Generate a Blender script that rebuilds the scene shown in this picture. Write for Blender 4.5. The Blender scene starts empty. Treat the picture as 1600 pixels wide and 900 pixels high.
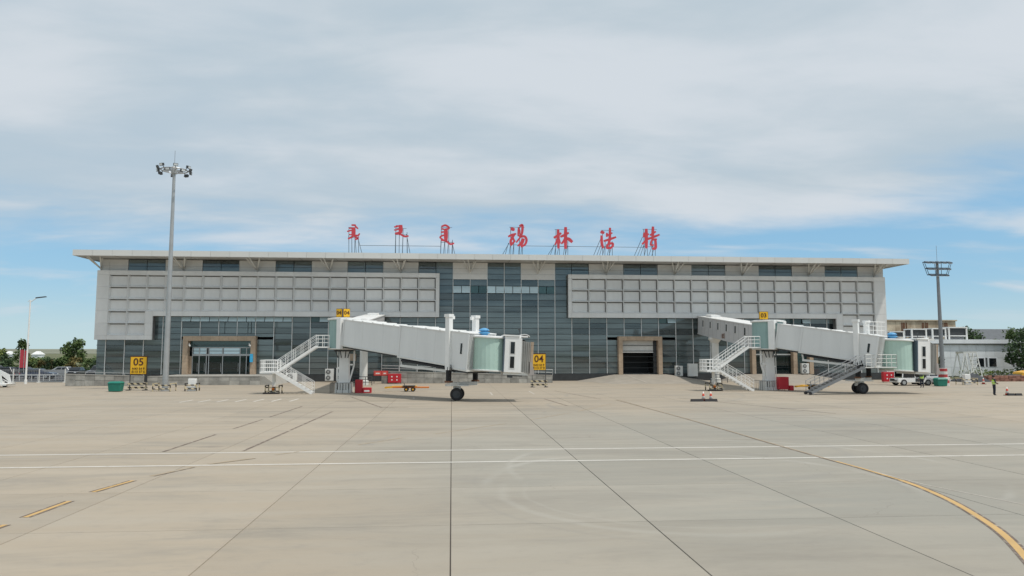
import bpy, bmesh, math, random
from mathutils import Vector, Matrix
random.seed(7)
R = math.radians
sc = bpy.context.scene
COL = sc.collection

# ------------------------------------------------------------------ camera
cam_d = bpy.data.cameras.new('camera'); cam = bpy.data.objects.new('camera', cam_d); COL.objects.link(cam)
cam.location = (0, 0, 3.85)
cam.rotation_euler = (R(90 + 5.057), 0, R(-4.737))
cam_d.sensor_width = 36.0; cam_d.lens = 36.0 * 1130 / 1600
cam_d.clip_start = 0.1; cam_d.clip_end = 20000
sc.camera = cam

# ------------------------------------------------------------------ sky, sun, exposure
SUN_EL, SUN_AZ = 63.0, 122.0          # azimuth clockwise from +Y: high on the right, a touch behind the camera
wd = bpy.data.worlds.new('World'); sc.world = wd; wd.use_nodes = True
nt = wd.node_tree; nt.nodes.clear()
def wn(t, **k):
    n = nt.nodes.new(t)
    for a, b in k.items(): setattr(n, a, b)
    return n
def wl(a, b): nt.links.new(a, b)
def wmath(op, a, b=None, c=None, clamp=False):
    n = wn('ShaderNodeMath', operation=op); n.use_clamp = clamp
    for i, v in enumerate((a, b, c)):
        if v is None: continue
        if isinstance(v, (int, float)): n.inputs[i].default_value = v
        else: wl(v, n.inputs[i])
    return n.outputs[0]
def wmix(fac, a, b):
    n = wn('ShaderNodeMix', data_type='RGBA')
    for i, v in ((0, fac), (6, a), (7, b)):
        if isinstance(v, (int, float)): n.inputs[i].default_value = v
        elif isinstance(v, tuple): n.inputs[i].default_value = v + (1,)
        else: wl(v, n.inputs[i])
    return n.outputs[2]
def wstep(v, lo, hi):
    n = wn('ShaderNodeMapRange', interpolation_type='SMOOTHSTEP'); wl(v, n.inputs[0])
    n.inputs[1].default_value = lo; n.inputs[2].default_value = hi
    return n.outputs[0]
def wnoise(vec, scale, detail, rough=0.5, dist=0.0):
    n = wn('ShaderNodeTexNoise'); wl(vec, n.inputs['Vector'])
    n.inputs['Scale'].default_value = scale; n.inputs['Detail'].default_value = detail
    n.inputs['Roughness'].default_value = rough; n.inputs['Distortion'].default_value = dist
    return n.outputs[0]
sky = wn('ShaderNodeTexSky', sky_type='NISHITA'); sky.sun_disc = False
sky.sun_elevation = R(SUN_EL); sky.sun_rotation = R(SUN_AZ)
sky.air_density = 1.25; sky.dust_density = 0.6; sky.ozone_density = 1.6; sky.altitude = 1000
tc = wn('ShaderNodeTexCoord'); sep = wn('ShaderNodeSeparateXYZ'); wl(tc.outputs['Generated'], sep.inputs[0])
X, Y, Z = sep.outputs
den = wmath('ADD', wmath('MAXIMUM', Z, 0.0), 0.14)
comb = wn('ShaderNodeCombineXYZ')
wl(wmath('DIVIDE', X, den), comb.inputs[0]); wl(wmath('DIVIDE', Y, den), comb.inputs[1])
mp = wn('ShaderNodeMapping'); wl(comb.outputs[0], mp.inputs[0])
mp.inputs['Rotation'].default_value = (0, 0, R(-14)); mp.inputs['Scale'].default_value = (0.55, 1.0, 1); mp.inputs['Location'].default_value = (3.1, 1.7, 0)
cp = mp.outputs[0]
n_big = wnoise(cp, 0.8, 3, 0.45, 0.3)
n_med = wnoise(cp, 1.9, 5, 0.5, 0.35)
n_fine = wnoise(cp, 5.0, 6, 0.62, 0.3)
# the cloud sheet: everything above a ragged lower edge
edge = wmath('ADD', Z, wmath('MULTIPLY', X, -0.055))
edge = wmath('ADD', edge, wmath('MULTIPLY', wmath('SUBTRACT', n_big, 0.5), 0.14))
edge = wmath('ADD', edge, wmath('MULTIPLY', wmath('SUBTRACT', n_med, 0.5), 0.10))
edge = wmath('ADD', edge, wmath('MULTIPLY', wmath('SUBTRACT', n_fine, 0.5), 0.035))
sheet = wstep(edge, 0.125, 0.190)
thin = wstep(wmath('ADD', wmath('MULTIPLY', n_big, 0.55), wmath('MULTIPLY', n_med, 0.45)), 0.32, 0.52)
sheet = wmath('MULTIPLY', sheet, wmath('ADD', wmath('MULTIPLY', thin, 0.16), 0.82))
# wisps in the clear band
wisp = wmath('MULTIPLY', wstep(n_med, 0.50, 0.72), wstep(Z, 0.02, 0.075))
cover = wmath('MAXIMUM', sheet, wmath('MULTIPLY', wisp, 0.75), clamp=True)
tone = wstep(wmath('ADD', wmath('ADD', wmath('MULTIPLY', n_med, 0.55), wmath('MULTIPLY', n_big, 0.3)), wmath('MULTIPLY', n_fine, 0.15)), 0.40, 0.60)
cl_col = wmix(tone, (4.45, 5.2, 5.75), (5.7, 6.15, 6.6))
low = wstep(Z, 0.0, 0.10)
sky_c = wmix(wmath('ADD', wmath('MULTIPLY', wmath('SUBTRACT', 1.0, low), 0.30), 0.62), sky.outputs[0], wmix(low, (4.5, 6.0, 6.5), (1.95, 4.4, 6.7)))
col = wmix(cover, sky_c, cl_col)
bg = wn('ShaderNodeBackground'); wl(col, bg.inputs[0]); bg.inputs[1].default_value = 0.1
wo = wn('ShaderNodeOutputWorld'); wl(bg.outputs[0], wo.inputs[0])

sun_d = bpy.data.lights.new('sun', 'SUN'); sun_d.energy = 2.35; sun_d.angle = R(2.0); sun_d.color = (1.0, 0.95, 0.88)
sun = bpy.data.objects.new('sun', sun_d); COL.objects.link(sun)
sd = Vector((math.sin(R(SUN_AZ)) * math.cos(R(SUN_EL)), math.cos(R(SUN_AZ)) * math.cos(R(SUN_EL)), math.sin(R(SUN_EL))))
sun.rotation_euler = sd.to_track_quat('Z', 'Y').to_euler(); sun.location = (0, 0, 60)
sc.view_settings.view_transform = 'Standard'; sc.view_settings.look = 'None'
sc.view_settings.gamma = 1; sc.view_settings.use_curve_mapping = False; sc.view_settings.exposure = 0.20
sc.render.engine = 'CYCLES'

# ------------------------------------------------------------------ materials
def mat(name, col, rough=0.6, metal=0.0, var=0.12, scale=1.5, bump=0.0, spec=None, world=False, rand=0.0, col2=None, stretch=None):
    m = bpy.data.materials.new(name); m.use_nodes = True; t = m.node_tree; p = t.nodes['Principled BSDF']
    p.inputs['Roughness'].default_value = rough; p.inputs['Metallic'].default_value = metal
    if spec is not None: p.inputs['Specular IOR Level'].default_value = spec
    if world:
        g = t.nodes.new('ShaderNodeNewGeometry'); src = g.outputs['Position']
    else:
        g = t.nodes.new('ShaderNodeTexCoord'); src = g.outputs['Object']
    if stretch:
        mpn = t.nodes.new('ShaderNodeMapping'); t.links.new(src, mpn.inputs[0]); mpn.inputs['Scale'].default_value = stretch; src = mpn.outputs[0]
    n = t.nodes.new('ShaderNodeTexNoise'); t.links.new(src, n.inputs['Vector'])
    n.inputs['Scale'].default_value = scale; n.inputs['Detail'].default_value = 6; n.inputs['Roughness'].default_value = 0.6
    r = t.nodes.new('ShaderNodeMapRange'); t.links.new(n.outputs[0], r.inputs[0]); r.inputs[1].default_value = 0.3; r.inputs[2].default_value = 0.7
    mx = t.nodes.new('ShaderNodeMix'); mx.data_type = 'RGBA'; t.links.new(r.outputs[0], mx.inputs[0])
    a = tuple(c * (1 - var) for c in col) + (1,); b = tuple(min(1, c * (1 + var)) for c in (col2 or col)) + (1,)
    mx.inputs[6].default_value = a; mx.inputs[7].default_value = b
    out = mx.outputs[2]
    if rand:
        oi = t.nodes.new('ShaderNodeObjectInfo'); rr = t.nodes.new('ShaderNodeMapRange'); t.links.new(oi.outputs['Random'], rr.inputs[0])
        rr.inputs[3].default_value = 1 - rand; rr.inputs[4].default_value = 1 + rand
        vm = t.nodes.new('ShaderNodeVectorMath'); vm.operation = 'SCALE'; t.links.new(out, vm.inputs[0]); t.links.new(rr.outputs[0], vm.inputs['Scale']); out = vm.outputs[0]
    t.links.new(out, p.inputs['Base Color'])
    if bump:
        bn = t.nodes.new('ShaderNodeTexNoise'); t.links.new(src, bn.inputs['Vector']); bn.inputs['Scale'].default_value = scale * 9; bn.inputs['Detail'].default_value = 4
        b_ = t.nodes.new('ShaderNodeBump'); b_.inputs['Strength'].default_value = bump; b_.inputs['Distance'].default_value = 0.02
        t.links.new(bn.outputs[0], b_.inputs['Height']); t.links.new(b_.outputs[0], p.inputs['Normal'])
    return m

def glass_mat(name, col, trans, ior=1.7, rough=0.04, rand=0.35):
    m = bpy.data.materials.new(name); m.use_nodes = True; t = m.node_tree; p = t.nodes['Principled BSDF']; o = t.nodes['Material Output']
    p.inputs['Roughness'].default_value = rough; p.inputs['IOR'].default_value = ior
    oi = t.nodes.new('ShaderNodeObjectInfo')
    g = t.nodes.new('ShaderNodeNewGeometry'); mpn = t.nodes.new('ShaderNodeMapping'); t.links.new(g.outputs['Position'], mpn.inputs[0]); mpn.inputs['Scale'].default_value = (0.13, 1, 2.0)
    n = t.nodes.new('ShaderNodeTexNoise'); t.links.new(mpn.outputs[0], n.inputs['Vector']); n.inputs['Scale'].default_value = 0.9; n.inputs['Detail'].default_value = 5
    ad = t.nodes.new('ShaderNodeMath'); ad.operation = 'MULTIPLY_ADD'; t.links.new(oi.outputs['Random'], ad.inputs[0]); ad.inputs[1].default_value = 0.45; t.links.new(n.outputs[0], ad.inputs[2])
    rr = t.nodes.new('ShaderNodeMapRange'); t.links.new(ad.outputs[0], rr.inputs[0]); rr.inputs[1].default_value = 0.45; rr.inputs[2].default_value = 1.0
    rr.inputs[3].default_value = 1 - rand; rr.inputs[4].default_value = 1 + rand
    vm = t.nodes.new('ShaderNodeVectorMath'); vm.operation = 'SCALE'; vm.inputs[0].default_value = col; t.links.new(rr.outputs[0], vm.inputs['Scale'])  # banded noise and per-pane tone in the base colour stand in for uneven reflections
    t.links.new(vm.outputs[0], p.inputs['Base Color'])
    if trans > 0:
        tr = t.nodes.new('ShaderNodeBsdfTransparent'); tr.inputs[0].default_value = (0.55, 0.75, 0.75, 1)
        mx = t.nodes.new('ShaderNodeMixShader'); mx.inputs[0].default_value = trans
        t.links.new(p.outputs[0], mx.inputs[1]); t.links.new(tr.outputs[0], mx.inputs[2]); t.links.new(mx.outputs[0], o.inputs[0])
    return m

def concrete_mat(name, joints):
    """Weathered apron concrete: warm beige with a greyer worn area, sweeping streaks, faint tyre arcs and spots."""
    m = bpy.data.materials.new(name); m.use_nodes = True; t = m.node_tree; p = t.nodes['Principled BSDF']
    L = t.links.new
    def nd(k, **kw):
        n = t.nodes.new(k)
        for a, b in kw.items(): setattr(n, a, b)
        return n
    g = nd('ShaderNodeNewGeometry'); pos = g.outputs['Position']
    def noise(scale, st=(1, 1, 1), det=5, rough=0.6, dist=0):
        mpn = nd('ShaderNodeMapping'); L(pos, mpn.inputs[0]); mpn.inputs['Scale'].default_value = st
        n = nd('ShaderNodeTexNoise'); L(mpn.outputs[0], n.inputs['Vector']); n.inputs['Scale'].default_value = scale
        n.inputs['Detail'].default_value = det; n.inputs['Roughness'].default_value = rough; n.inputs['Distortion'].default_value = dist
        return n.outputs[0]
    def rng(v, a, b, c=0, d=1, smooth=True):
        n = nd('ShaderNodeMapRange'); L(v, n.inputs[0])
        if smooth: n.interpolation_type = 'SMOOTHSTEP'
        for i, q in enumerate((a, b, c, d)): n.inputs[i + 1].default_value = q
        return n.outputs[0]
    def mth(op, a, b):
        n = nd('ShaderNodeMath', operation=op)
        for i, v in enumerate((a, b)):
            if isinstance(v, (int, float)): n.inputs[i].default_value = v
            else: L(v, n.inputs[i])
        return n.outputs[0]
    def mix(f, a, b):
        n = nd('ShaderNodeMix', data_type='RGBA')
        for i, v in ((0, f), (6, a), (7, b)):
            if isinstance(v, tuple): n.inputs[i].default_value = v + (1,)
            elif isinstance(v, (int, float)): n.inputs[i].default_value = v
            else: L(v, n.inputs[i])
        return n.outputs[2]
    def blob(cx, cy, rx, ry):
        s = nd('ShaderNodeVectorMath', operation='SUBTRACT'); L(pos, s.inputs[0]); s.inputs[1].default_value = (cx, cy, 0)
        q = nd('ShaderNodeVectorMath', operation='MULTIPLY'); L(s.outputs[0], q.inputs[0]); q.inputs[1].default_value = (1 / rx, 1 / ry, 0)
        l = nd('ShaderNodeVectorMath', operation='LENGTH'); L(q.outputs[0], l.inputs[0]); return l.outputs[1]
    big = noise(0.06, det=4); streak = noise(0.5, (0.22, 1.5, 1), 6, 0.65, 0.3); fine = noise(2.6, (0.6, 1, 1), 6, 0.7)
    grey = mth('ADD', rng(blob(14, 27, 24, 27), 0.3, 1.1, 0.8, 0.0), mth('MULTIPLY', mth('SUBTRACT', big, 0.5), 1.5))
    grey = mth('ADD', grey, mth('MULTIPLY', mth('SUBTRACT', streak, 0.5), 0.9))
    c = mix(rng(grey, -0.1, 0.9), (0.385, 0.325, 0.248), (0.300, 0.288, 0.248))
    c = mix(rng(streak, 0.36, 0.68, 0, 0.42), c, (0.43, 0.375, 0.30))
    c = mix(rng(noise(0.35, (0.35, 1.2, 1), 6, 0.7, 0.5), 0.46, 0.72, 0, 0.62), c, (0.255, 0.232, 0.195))
    c = mix(rng(fine, 0.48, 0.78, 0, 0.36), c, (0.27, 0.245, 0.21))
    # tyre sweep arcs
    for (cx, cy, r, w, dark, am) in ((7.2, 21.5, 6.1, 0.28, False, 0.36), (7.0, 22.5, 6.3, 0.12, True, 0.25), (9.5, 24, 7.6, 0.22, False, 0.30), (6, 30, 9.5, 0.35, True, 0.22), (12, 34, 16, 0.2, True, 0.25), (-14, 48, 20, 0.16, True, 0.3), (16, 52, 9, 0.3, True, 0.35), (24, 62, 14, 0.35, True, 0.35), (5, 70, 22, 0.25, True, 0.3)):
        d = mth('ABSOLUTE', mth('SUBTRACT', mth('ADD', blob(cx, cy, 1, 1), mth('MULTIPLY', streak, 0.7)), r + 0.35), 0)
        k = mth('MULTIPLY', rng(d, 0, w, am, 0), rng(noise(0.11, det=3), 0.46, 0.58))
        c = mix(k, c, (0.25, 0.24, 0.22) if dark else (0.46, 0.44, 0.39))
    for (r, w, am, dark) in ((4.9, 0.24, 0.22, False), (5.6, 0.14, 0.16, True), (4.3, 0.12, 0.12, False)):
        d = mth('ABSOLUTE', mth('SUBTRACT', mth('ADD', blob(6.3, 20.1, 1, 1), mth('MULTIPLY', streak, 0.5)), r + 0.25), 0)
        c = mix(mth('MULTIPLY', rng(d, 0, w, am, 0), rng(blob(3.4, 16.6, 6.5, 7.0), 0.35, 1.0, 1, 0)), c, (0.23, 0.22, 0.20) if dark else (0.46, 0.44, 0.385))
    # small oil spots and dark patches
    vo = nd('ShaderNodeTexVoronoi'); mpn = nd('ShaderNodeMapping'); L(pos, mpn.inputs[0]); mpn.inputs['Scale'].default_value = (0.16, 0.30, 1); L(mpn.outputs[0], vo.inputs['Vector']); vo.inputs['Scale'].default_value = 1.0
    c = mix(mth('MULTIPLY', rng(mth('ADD', vo.outputs[0], mth('MULTIPLY', fine, 0.16)), 0.12, 0.20, 0.6, 0), rng(noise(0.09), 0.45, 0.58)), c, (0.16, 0.145, 0.13))
    # hairline cracks in a few places
    vc = nd('ShaderNodeTexVoronoi', feature='DISTANCE_TO_EDGE'); wv = nd('ShaderNodeVectorMath', operation='ADD'); L(pos, wv.inputs[0])
    wn3 = nd('ShaderNodeTexNoise'); L(pos, wn3.inputs['Vector']); wn3.inputs['Scale'].default_value = 0.9; wn3.inputs['Detail'].default_value = 5
    ws = nd('ShaderNodeVectorMath', operation='SCALE'); L(wn3.outputs[1], ws.inputs[0]); ws.inputs['Scale'].default_value = 1.6; L(ws.outputs[0], wv.inputs[1])
    L(wv.outputs[0], vc.inputs['Vector']); vc.inputs['Scale'].default_value = 0.16
    c = mix(mth('MULTIPLY', rng(vc.outputs[0], 0.0, 0.004, 0.22, 0), rng(noise(0.13, det=2), 0.53, 0.6)), c, (0.15, 0.13, 0.11))
    # rubber and dust dragged along the stand line
    c = mix(mth('MULTIPLY', rng(noise(0.8, (0.09, 1.7, 1), 5, 0.6, 0.2), 0.50, 0.68, 0, 0.5), rng(blob(10, 54, 44, 24), 0.3, 1.1, 1, 0)), c, (0.22, 0.20, 0.175))
    if joints:
        sp = nd('ShaderNodeSeparateXYZ'); L(pos, sp.inputs[0])
        for ax, period, off, w, am in ((0, 4.5, 0.0, 0.03, 0.35), (1, 4.5, 12.1, 0.05, 0.22)):
            f = mth('PINGPONG', mth('ADD', sp.outputs[ax], 450 - off), 2.25)
            c = mix(rng(f, w * 0.5, w, am, 0), c, (0.10, 0.09, 0.08))
    else:
        oi = nd('ShaderNodeObjectInfo'); sc_ = nd('ShaderNodeVectorMath', operation='SCALE'); L(c, sc_.inputs[0]); L(rng(oi.outputs['Random'], 0, 1, 0.94, 1.045, False), sc_.inputs['Scale']); c = sc_.outputs[0]
    L(c, p.inputs['Base Color']); p.inputs['Roughness'].default_value = 0.82; p.inputs['Specular IOR Level'].default_value = 0.35
    b = nd('ShaderNodeBump'); b.inputs['Strength'].default_value = 0.25; b.inputs['Distance'].default_value = 0.01; L(noise(9, det=5), b.inputs['Height']); L(b.outputs[0], p.inputs['Normal'])
    return m

def stripe_mat(name, c1, c2, period, vec):
    m = mat(name, c1, 0.6); t = m.node_tree; p = t.nodes['Principled BSDF']
    tcn = t.nodes.new('ShaderNodeTexCoord'); d = t.nodes.new('ShaderNodeVectorMath'); d.operation = 'DOT_PRODUCT'
    t.links.new(tcn.outputs['Object'], d.inputs[0]); d.inputs[1].default_value = vec
    a = t.nodes.new('ShaderNodeMath'); a.operation = 'DIVIDE'; t.links.new(d.outputs['Value'], a.inputs[0]); a.inputs[1].default_value = period
    f = t.nodes.new('ShaderNodeMath'); f.operation = 'FRACT'; t.links.new(a.outputs[0], f.inputs[0])
    g = t.nodes.new('ShaderNodeMath'); g.operation = 'GREATER_THAN'; t.links.new(f.outputs[0], g.inputs[0]); g.inputs[1].default_value = 0.5
    mx = t.nodes.new('ShaderNodeMix'); mx.data_type = 'RGBA'; t.links.new(g.outputs[0], mx.inputs[0]); mx.inputs[6].default_value = c1 + (1,); mx.inputs[7].default_value = c2 + (1,)
    t.links.new(mx.outputs[2], p.inputs['Base Color']); return m

def worn_paint(name, col, under, wear=0.5, scale=3.0):
    m = mat(name, col, 0.75, var=0.10, scale=1.1, world=True); t = m.node_tree; p = t.nodes['Principled BSDF']
    src = p.inputs['Base Color'].links[0].from_socket
    g = t.nodes.new('ShaderNodeNewGeometry'); n = t.nodes.new('ShaderNodeTexNoise'); t.links.new(g.outputs['Position'], n.inputs['Vector'])
    n.inputs['Scale'].default_value = scale; n.inputs['Detail'].default_value = 8; n.inputs['Roughness'].default_value = 0.75
    r = t.nodes.new('ShaderNodeMapRange'); t.links.new(n.outputs[0], r.inputs[0]); r.inputs[1].default_value = wear; r.inputs[2].default_value = wear + 0.14
    mx = t.nodes.new('ShaderNodeMix'); mx.data_type = 'RGBA'; t.links.new(r.outputs[0], mx.inputs[0]); t.links.new(src, mx.inputs[6]); mx.inputs[7].default_value = under + (1,)
    t.links.new(mx.outputs[2], p.inputs['Base Color']); return m

def leaf_mat(name, a, b):
    m = mat(name, a, 0.7, var=0.25, scale=0.9, col2=b, spec=0.2, world=True); return m

M = dict(
    slab=concrete_mat('apron_concrete', False), apron=concrete_mat('apron_concrete_far', True),
    sealant=mat('joint_sealant', (0.06, 0.05, 0.045), 0.9),
    grass=mat('dry_grass', (0.085, 0.10, 0.04), 0.95, var=0.35, scale=0.02, world=True, col2=(0.13, 0.13, 0.06), bump=0.3),
    hill=mat('steppe_hill', (0.19, 0.195, 0.14), 0.95, var=0.2, scale=0.004, world=True),
    asphalt=mat('asphalt', (0.07, 0.07, 0.072), 0.9, var=0.2, scale=0.4, world=True),
    panel=mat('aluminium_panel', (0.70, 0.70, 0.685), 0.45, 0.0, var=0.07, scale=0.7, rand=0.05, stretch=(1, 1, 0.35)),
    panel_back=mat('panel_joint', (0.16, 0.16, 0.16), 0.7),
    fascia=mat('roof_fascia', (0.68, 0.68, 0.655), 0.45, 0.0, var=0.03, scale=0.4, rand=0.03),
    soffit=mat('roof_soffit', (0.50, 0.50, 0.49), 0.6, var=0.04),
    mullion=mat('mullion_aluminium', (0.74, 0.75, 0.74), 0.4, 0.0, var=0.05),
    transom=mat('transom_dark', (0.025, 0.03, 0.033), 0.5),
    glass=glass_mat('curtain_glass', (0.118, 0.150, 0.155), 0.14, 1.85, rand=0.62),
    glass_dark=glass_mat('open_vent_dark', (0.008, 0.014, 0.017), 0.1),
    glass_sky_paint=glass_mat('vent_glass_sky_paint', (0.56, 0.72, 0.78), 0.0, 1.6, 0.1, 0.15),  # pale blue base colour stands in for sky reflected by the tilted vents
    glass_door=glass_mat('door_glass', (0.010, 0.026, 0.027), 0.35),
    glass_teal=glass_mat('teal_glass', (0.06, 0.12, 0.12), 0.2),
    interior=mat('interior_wall', (0.30, 0.32, 0.31), 0.8), interior_floor=mat('interior_floor', (0.22, 0.22, 0.21), 0.5),
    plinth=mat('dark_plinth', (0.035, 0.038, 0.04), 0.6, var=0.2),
    stone=mat('portal_stone', (0.43, 0.325, 0.23), 0.7, var=0.14, scale=2.2, rand=0.08),
    granite=mat('podium_granite', (0.33, 0.32, 0.29), 0.75, var=0.28, scale=1.3, rand=0.22),
    ramp=mat('ramp_concrete', (0.34, 0.305, 0.255), 0.85, var=0.12, scale=0.8, bump=0.15),
    white=mat('white_paint', (0.80, 0.80, 0.78), 0.45, var=0.06, scale=0.9),
    offwhite=mat('off_white_paint', (0.68, 0.68, 0.65), 0.5, var=0.08, scale=1.2),
    tunnel=mat('tunnel_paint', (0.71, 0.72, 0.71), 0.42, var=0.055, scale=0.9, stretch=(1, 1, 0.14)),
    walkway=mat('walkway_panel', (0.56, 0.56, 0.56), 0.45, 0.0, var=0.05, scale=0.8),
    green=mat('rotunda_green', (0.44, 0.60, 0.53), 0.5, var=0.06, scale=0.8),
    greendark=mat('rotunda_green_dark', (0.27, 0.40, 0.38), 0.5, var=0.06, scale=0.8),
    bellows=mat('grey_bellows', (0.34, 0.34, 0.32), 0.8, var=0.12),
    tan=mat('tan_cushion', (0.40, 0.31, 0.23), 0.85, var=0.12), greycloth=mat('grey_flap', (0.36, 0.33, 0.31), 0.85),
    black=mat('black_rubber', (0.018, 0.018, 0.02), 0.75), darksteel=mat('dark_steel', (0.06, 0.065, 0.07), 0.55, 0.3),
    steel=mat('galvanised_steel', (0.42, 0.43, 0.43), 0.42, 0.45, var=0.1, scale=1.2), steelframe=mat('blue_grey_steel', (0.09, 0.12, 0.15), 0.6),
    gunmetal=mat('gunmetal', (0.24, 0.25, 0.26), 0.45, 0.4),
    blue=mat('blue_plastic', (0.10, 0.33, 0.58), 0.4), cyan=mat('cyan_sign', (0.05, 0.42, 0.72), 0.5),
    yellow=mat('yellow_sign', (0.83, 0.47, 0.015), 0.5, var=0.04), ink=mat('sign_ink', (0.07, 0.02, 0.012), 0.6),
    red=mat('red_paint', (0.50, 0.018, 0.03), 0.45, var=0.08), redsign=mat('sign_red', (0.58, 0.055, 0.075), 0.5, var=0.1),
    coral=mat('faded_red', (0.66, 0.12, 0.09), 0.55), orange=mat('orange_paint', (0.62, 0.17, 0.02), 0.5, var=0.15), amber=mat('amber_paint', (0.75, 0.40, 0.03), 0.5, var=0.12),
    binlid=mat('green_plastic', (0.015, 0.21, 0.155), 0.45), bingreen=mat('green_plastic_body', (0.012, 0.17, 0.125), 0.5),
    hazard=stripe_mat('hazard_stripe', (0.04, 0.035, 0.03), (0.56, 0.47, 0.30), 0.42, (0.7, 0.0, 0.7)),
    mast_rw=stripe_mat('red_white_bands', (0.62, 0.60, 0.57), (0.42, 0.05, 0.05), 0.66, (0, 0, 1)),
    cone_rw=stripe_mat('cone_bands', (0.62, 0.07, 0.03), (0.72, 0.7, 0.66), 0.40, (0, 0, 1)),
    paintwhite=worn_paint('white_line_paint', (0.62, 0.59, 0.53), (0.385, 0.335, 0.265), 0.56),
    paintdull=worn_paint('worn_line_paint', (0.48, 0.44, 0.38), (0.385, 0.335, 0.265), 0.5),
    paintyellow=worn_paint('yellow_line_paint', (0.56, 0.36, 0.14), (0.42, 0.33, 0.20), 0.58),
    paintblack=worn_paint('black_line_paint', (0.15, 0.11, 0.085), (0.385, 0.335, 0.265), 0.50),
    paintworn=worn_paint('faded_yellow_paint', (0.37, 0.29, 0.19), (0.385, 0.335, 0.265), 0.48),
    tile=mat('white_wall_tile', (0.74, 0.76, 0.78), 0.4, var=0.10, scale=0.7, rand=0.06),
    rust=mat('rusty_cladding', (0.42, 0.31, 0.21), 0.85, var=0.22, scale=0.5, col2=(0.60, 0.51, 0.38), rand=0.12),
    rustdark=mat('rust_streak', (0.17, 0.085, 0.05), 0.9, var=0.3, scale=1.2),
    brick=mat('loose_red_brick', (0.30, 0.15, 0.11), 0.85, var=0.2, rand=0.2), darkpile=mat('dark_tarpaulin', (0.05, 0.055, 0.06), 0.8, var=0.3),
    roofdark=mat('dark_roof', (0.11, 0.12, 0.13), 0.7),
    bark=mat('bark', (0.09, 0.065, 0.045), 0.9),
    leaf=leaf_mat('leaf_mid', (0.075, 0.118, 0.046), (0.12, 0.168, 0.06)), leaf_dark=leaf_mat('leaf_dark', (0.055, 0.092, 0.046), (0.09, 0.135, 0.062)),
    leaf_light=leaf_mat('leaf_light', (0.12, 0.165, 0.045), (0.17, 0.21, 0.065)), leaf_rust=leaf_mat('leaf_rusty', (0.15, 0.125, 0.045), (0.20, 0.17, 0.065)),
    carwin=mat('car_glass', (0.012, 0.015, 0.018), 0.08), lens=mat('lamp_lens', (0.72, 0.76, 0.78), 0.15),
    skin=mat('skin', (0.36, 0.20, 0.13), 0.6), hair=mat('hair', (0.012, 0.011, 0.012), 0.6), navy=mat('navy_cloth', (0.018, 0.022, 0.038), 0.85, var=0.2),
    vest=mat('hi_vis_vest', (0.46, 0.72, 0.06), 0.7), silver=mat('reflective_tape', (0.62, 0.64, 0.64), 0.4), cap=mat('white_helmet', (0.7, 0.7, 0.68), 0.4),
    conc=mat('plain_concrete', (0.36, 0.345, 0.31), 0.85, var=0.12, bump=0.1),
)
CARC = [mat('car_paint_%s' % n, c, 0.25, 0.2, var=0.02, spec=0.6) for n, c in (('black', (0.015, 0.017, 0.022)), ('blue', (0.03, 0.05, 0.10)), ('white', (0.66, 0.67, 0.68)), ('silver', (0.36, 0.37, 0.38)), ('grey', (0.12, 0.125, 0.13)))]

# ------------------------------------------------------------------ mesh helpers
def B(): return bmesh.new()
def face(bm, pts): return bm.faces.new([bm.verts.new(p) for p in pts])
def hexa(bm, v):
    vs = [bm.verts.new(p) for p in v]
    for f in ((3, 2, 1, 0), (4, 5, 6, 7), (0, 1, 5, 4), (1, 2, 6, 5), (2, 3, 7, 6), (3, 0, 4, 7)): bm.faces.new([vs[i] for i in f])
def box(bm, x0, x1, y0, y1, z0, z1):
    hexa(bm, [(x0, y0, z0), (x1, y0, z0), (x1, y1, z0), (x0, y1, z0), (x0, y0, z1), (x1, y0, z1), (x1, y1, z1), (x0, y1, z1)])
def frame_of(p, q):
    d = (Vector(q) - Vector(p)).normalized(); u = Vector((0, 0, 1)) if abs(d.z) < 0.98 else Vector((0, 1, 0))
    s = d.cross(u).normalized(); return d, s, s.cross(d).normalized()
def beam(bm, p, q, w, h=None, up=None):
    h = h or w; p = Vector(p); q = Vector(q); d, s, u = frame_of(p, q)
    if up is not None: u = Vector(up); s = d.cross(u).normalized()
    a, b = s * w / 2, u * h / 2
    hexa(bm, [p - a - b, p + a - b, q + a - b, q - a - b, p - a + b, p + a + b, q + a + b, q - a + b])
def tube(bm, p, q, r, r2=None, n=8, cap=True):
    r2 = r if r2 is None else r2; p = Vector(p); q = Vector(q); d, s, u = frame_of(p, q)
    A = [bm.verts.new(p + (s * math.cos(2 * math.pi * i / n) + u * math.sin(2 * math.pi * i / n)) * r) for i in range(n)]
    C = [bm.verts.new(q + (s * math.cos(2 * math.pi * i / n) + u * math.sin(2 * math.pi * i / n)) * r2) for i in range(n)]
    for i in range(n): bm.faces.new([A[i], A[(i + 1) % n], C[(i + 1) % n], C[i]])
    if cap: bm.faces.new(A[::-1]); bm.faces.new(C)
def lathe(bm, c, prof, n=16):
    rings = [[bm.verts.new((c[0] + r * math.cos(2 * math.pi * i / n), c[1] + r * math.sin(2 * math.pi * i / n), c[2] + z)) for i in range(n)] for r, z in prof]
    for a, b in zip(rings, rings[1:]):
        for i in range(n): bm.faces.new([a[i], a[(i + 1) % n], b[(i + 1) % n], b[i]])
    bm.faces.new(rings[0][::-1]); bm.faces.new(rings[-1])
def prism_xz(bm, poly, y0, y1):
    A = [bm.verts.new((x, y0, z)) for x, z in poly]; C = [bm.verts.new((x, y1, z)) for x, z in poly]; n = len(poly)
    bm.faces.new(A); bm.faces.new(C[::-1])
    for i in range(n): bm.faces.new([A[(i + 1) % n], A[i], C[i], C[(i + 1) % n]])
def sheet(bm, x0, x1, y0, y1, z): face(bm, [(x0, y0, z), (x1, y0, z), (x1, y1, z), (x0, y1, z)])
ORG = {}
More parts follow.
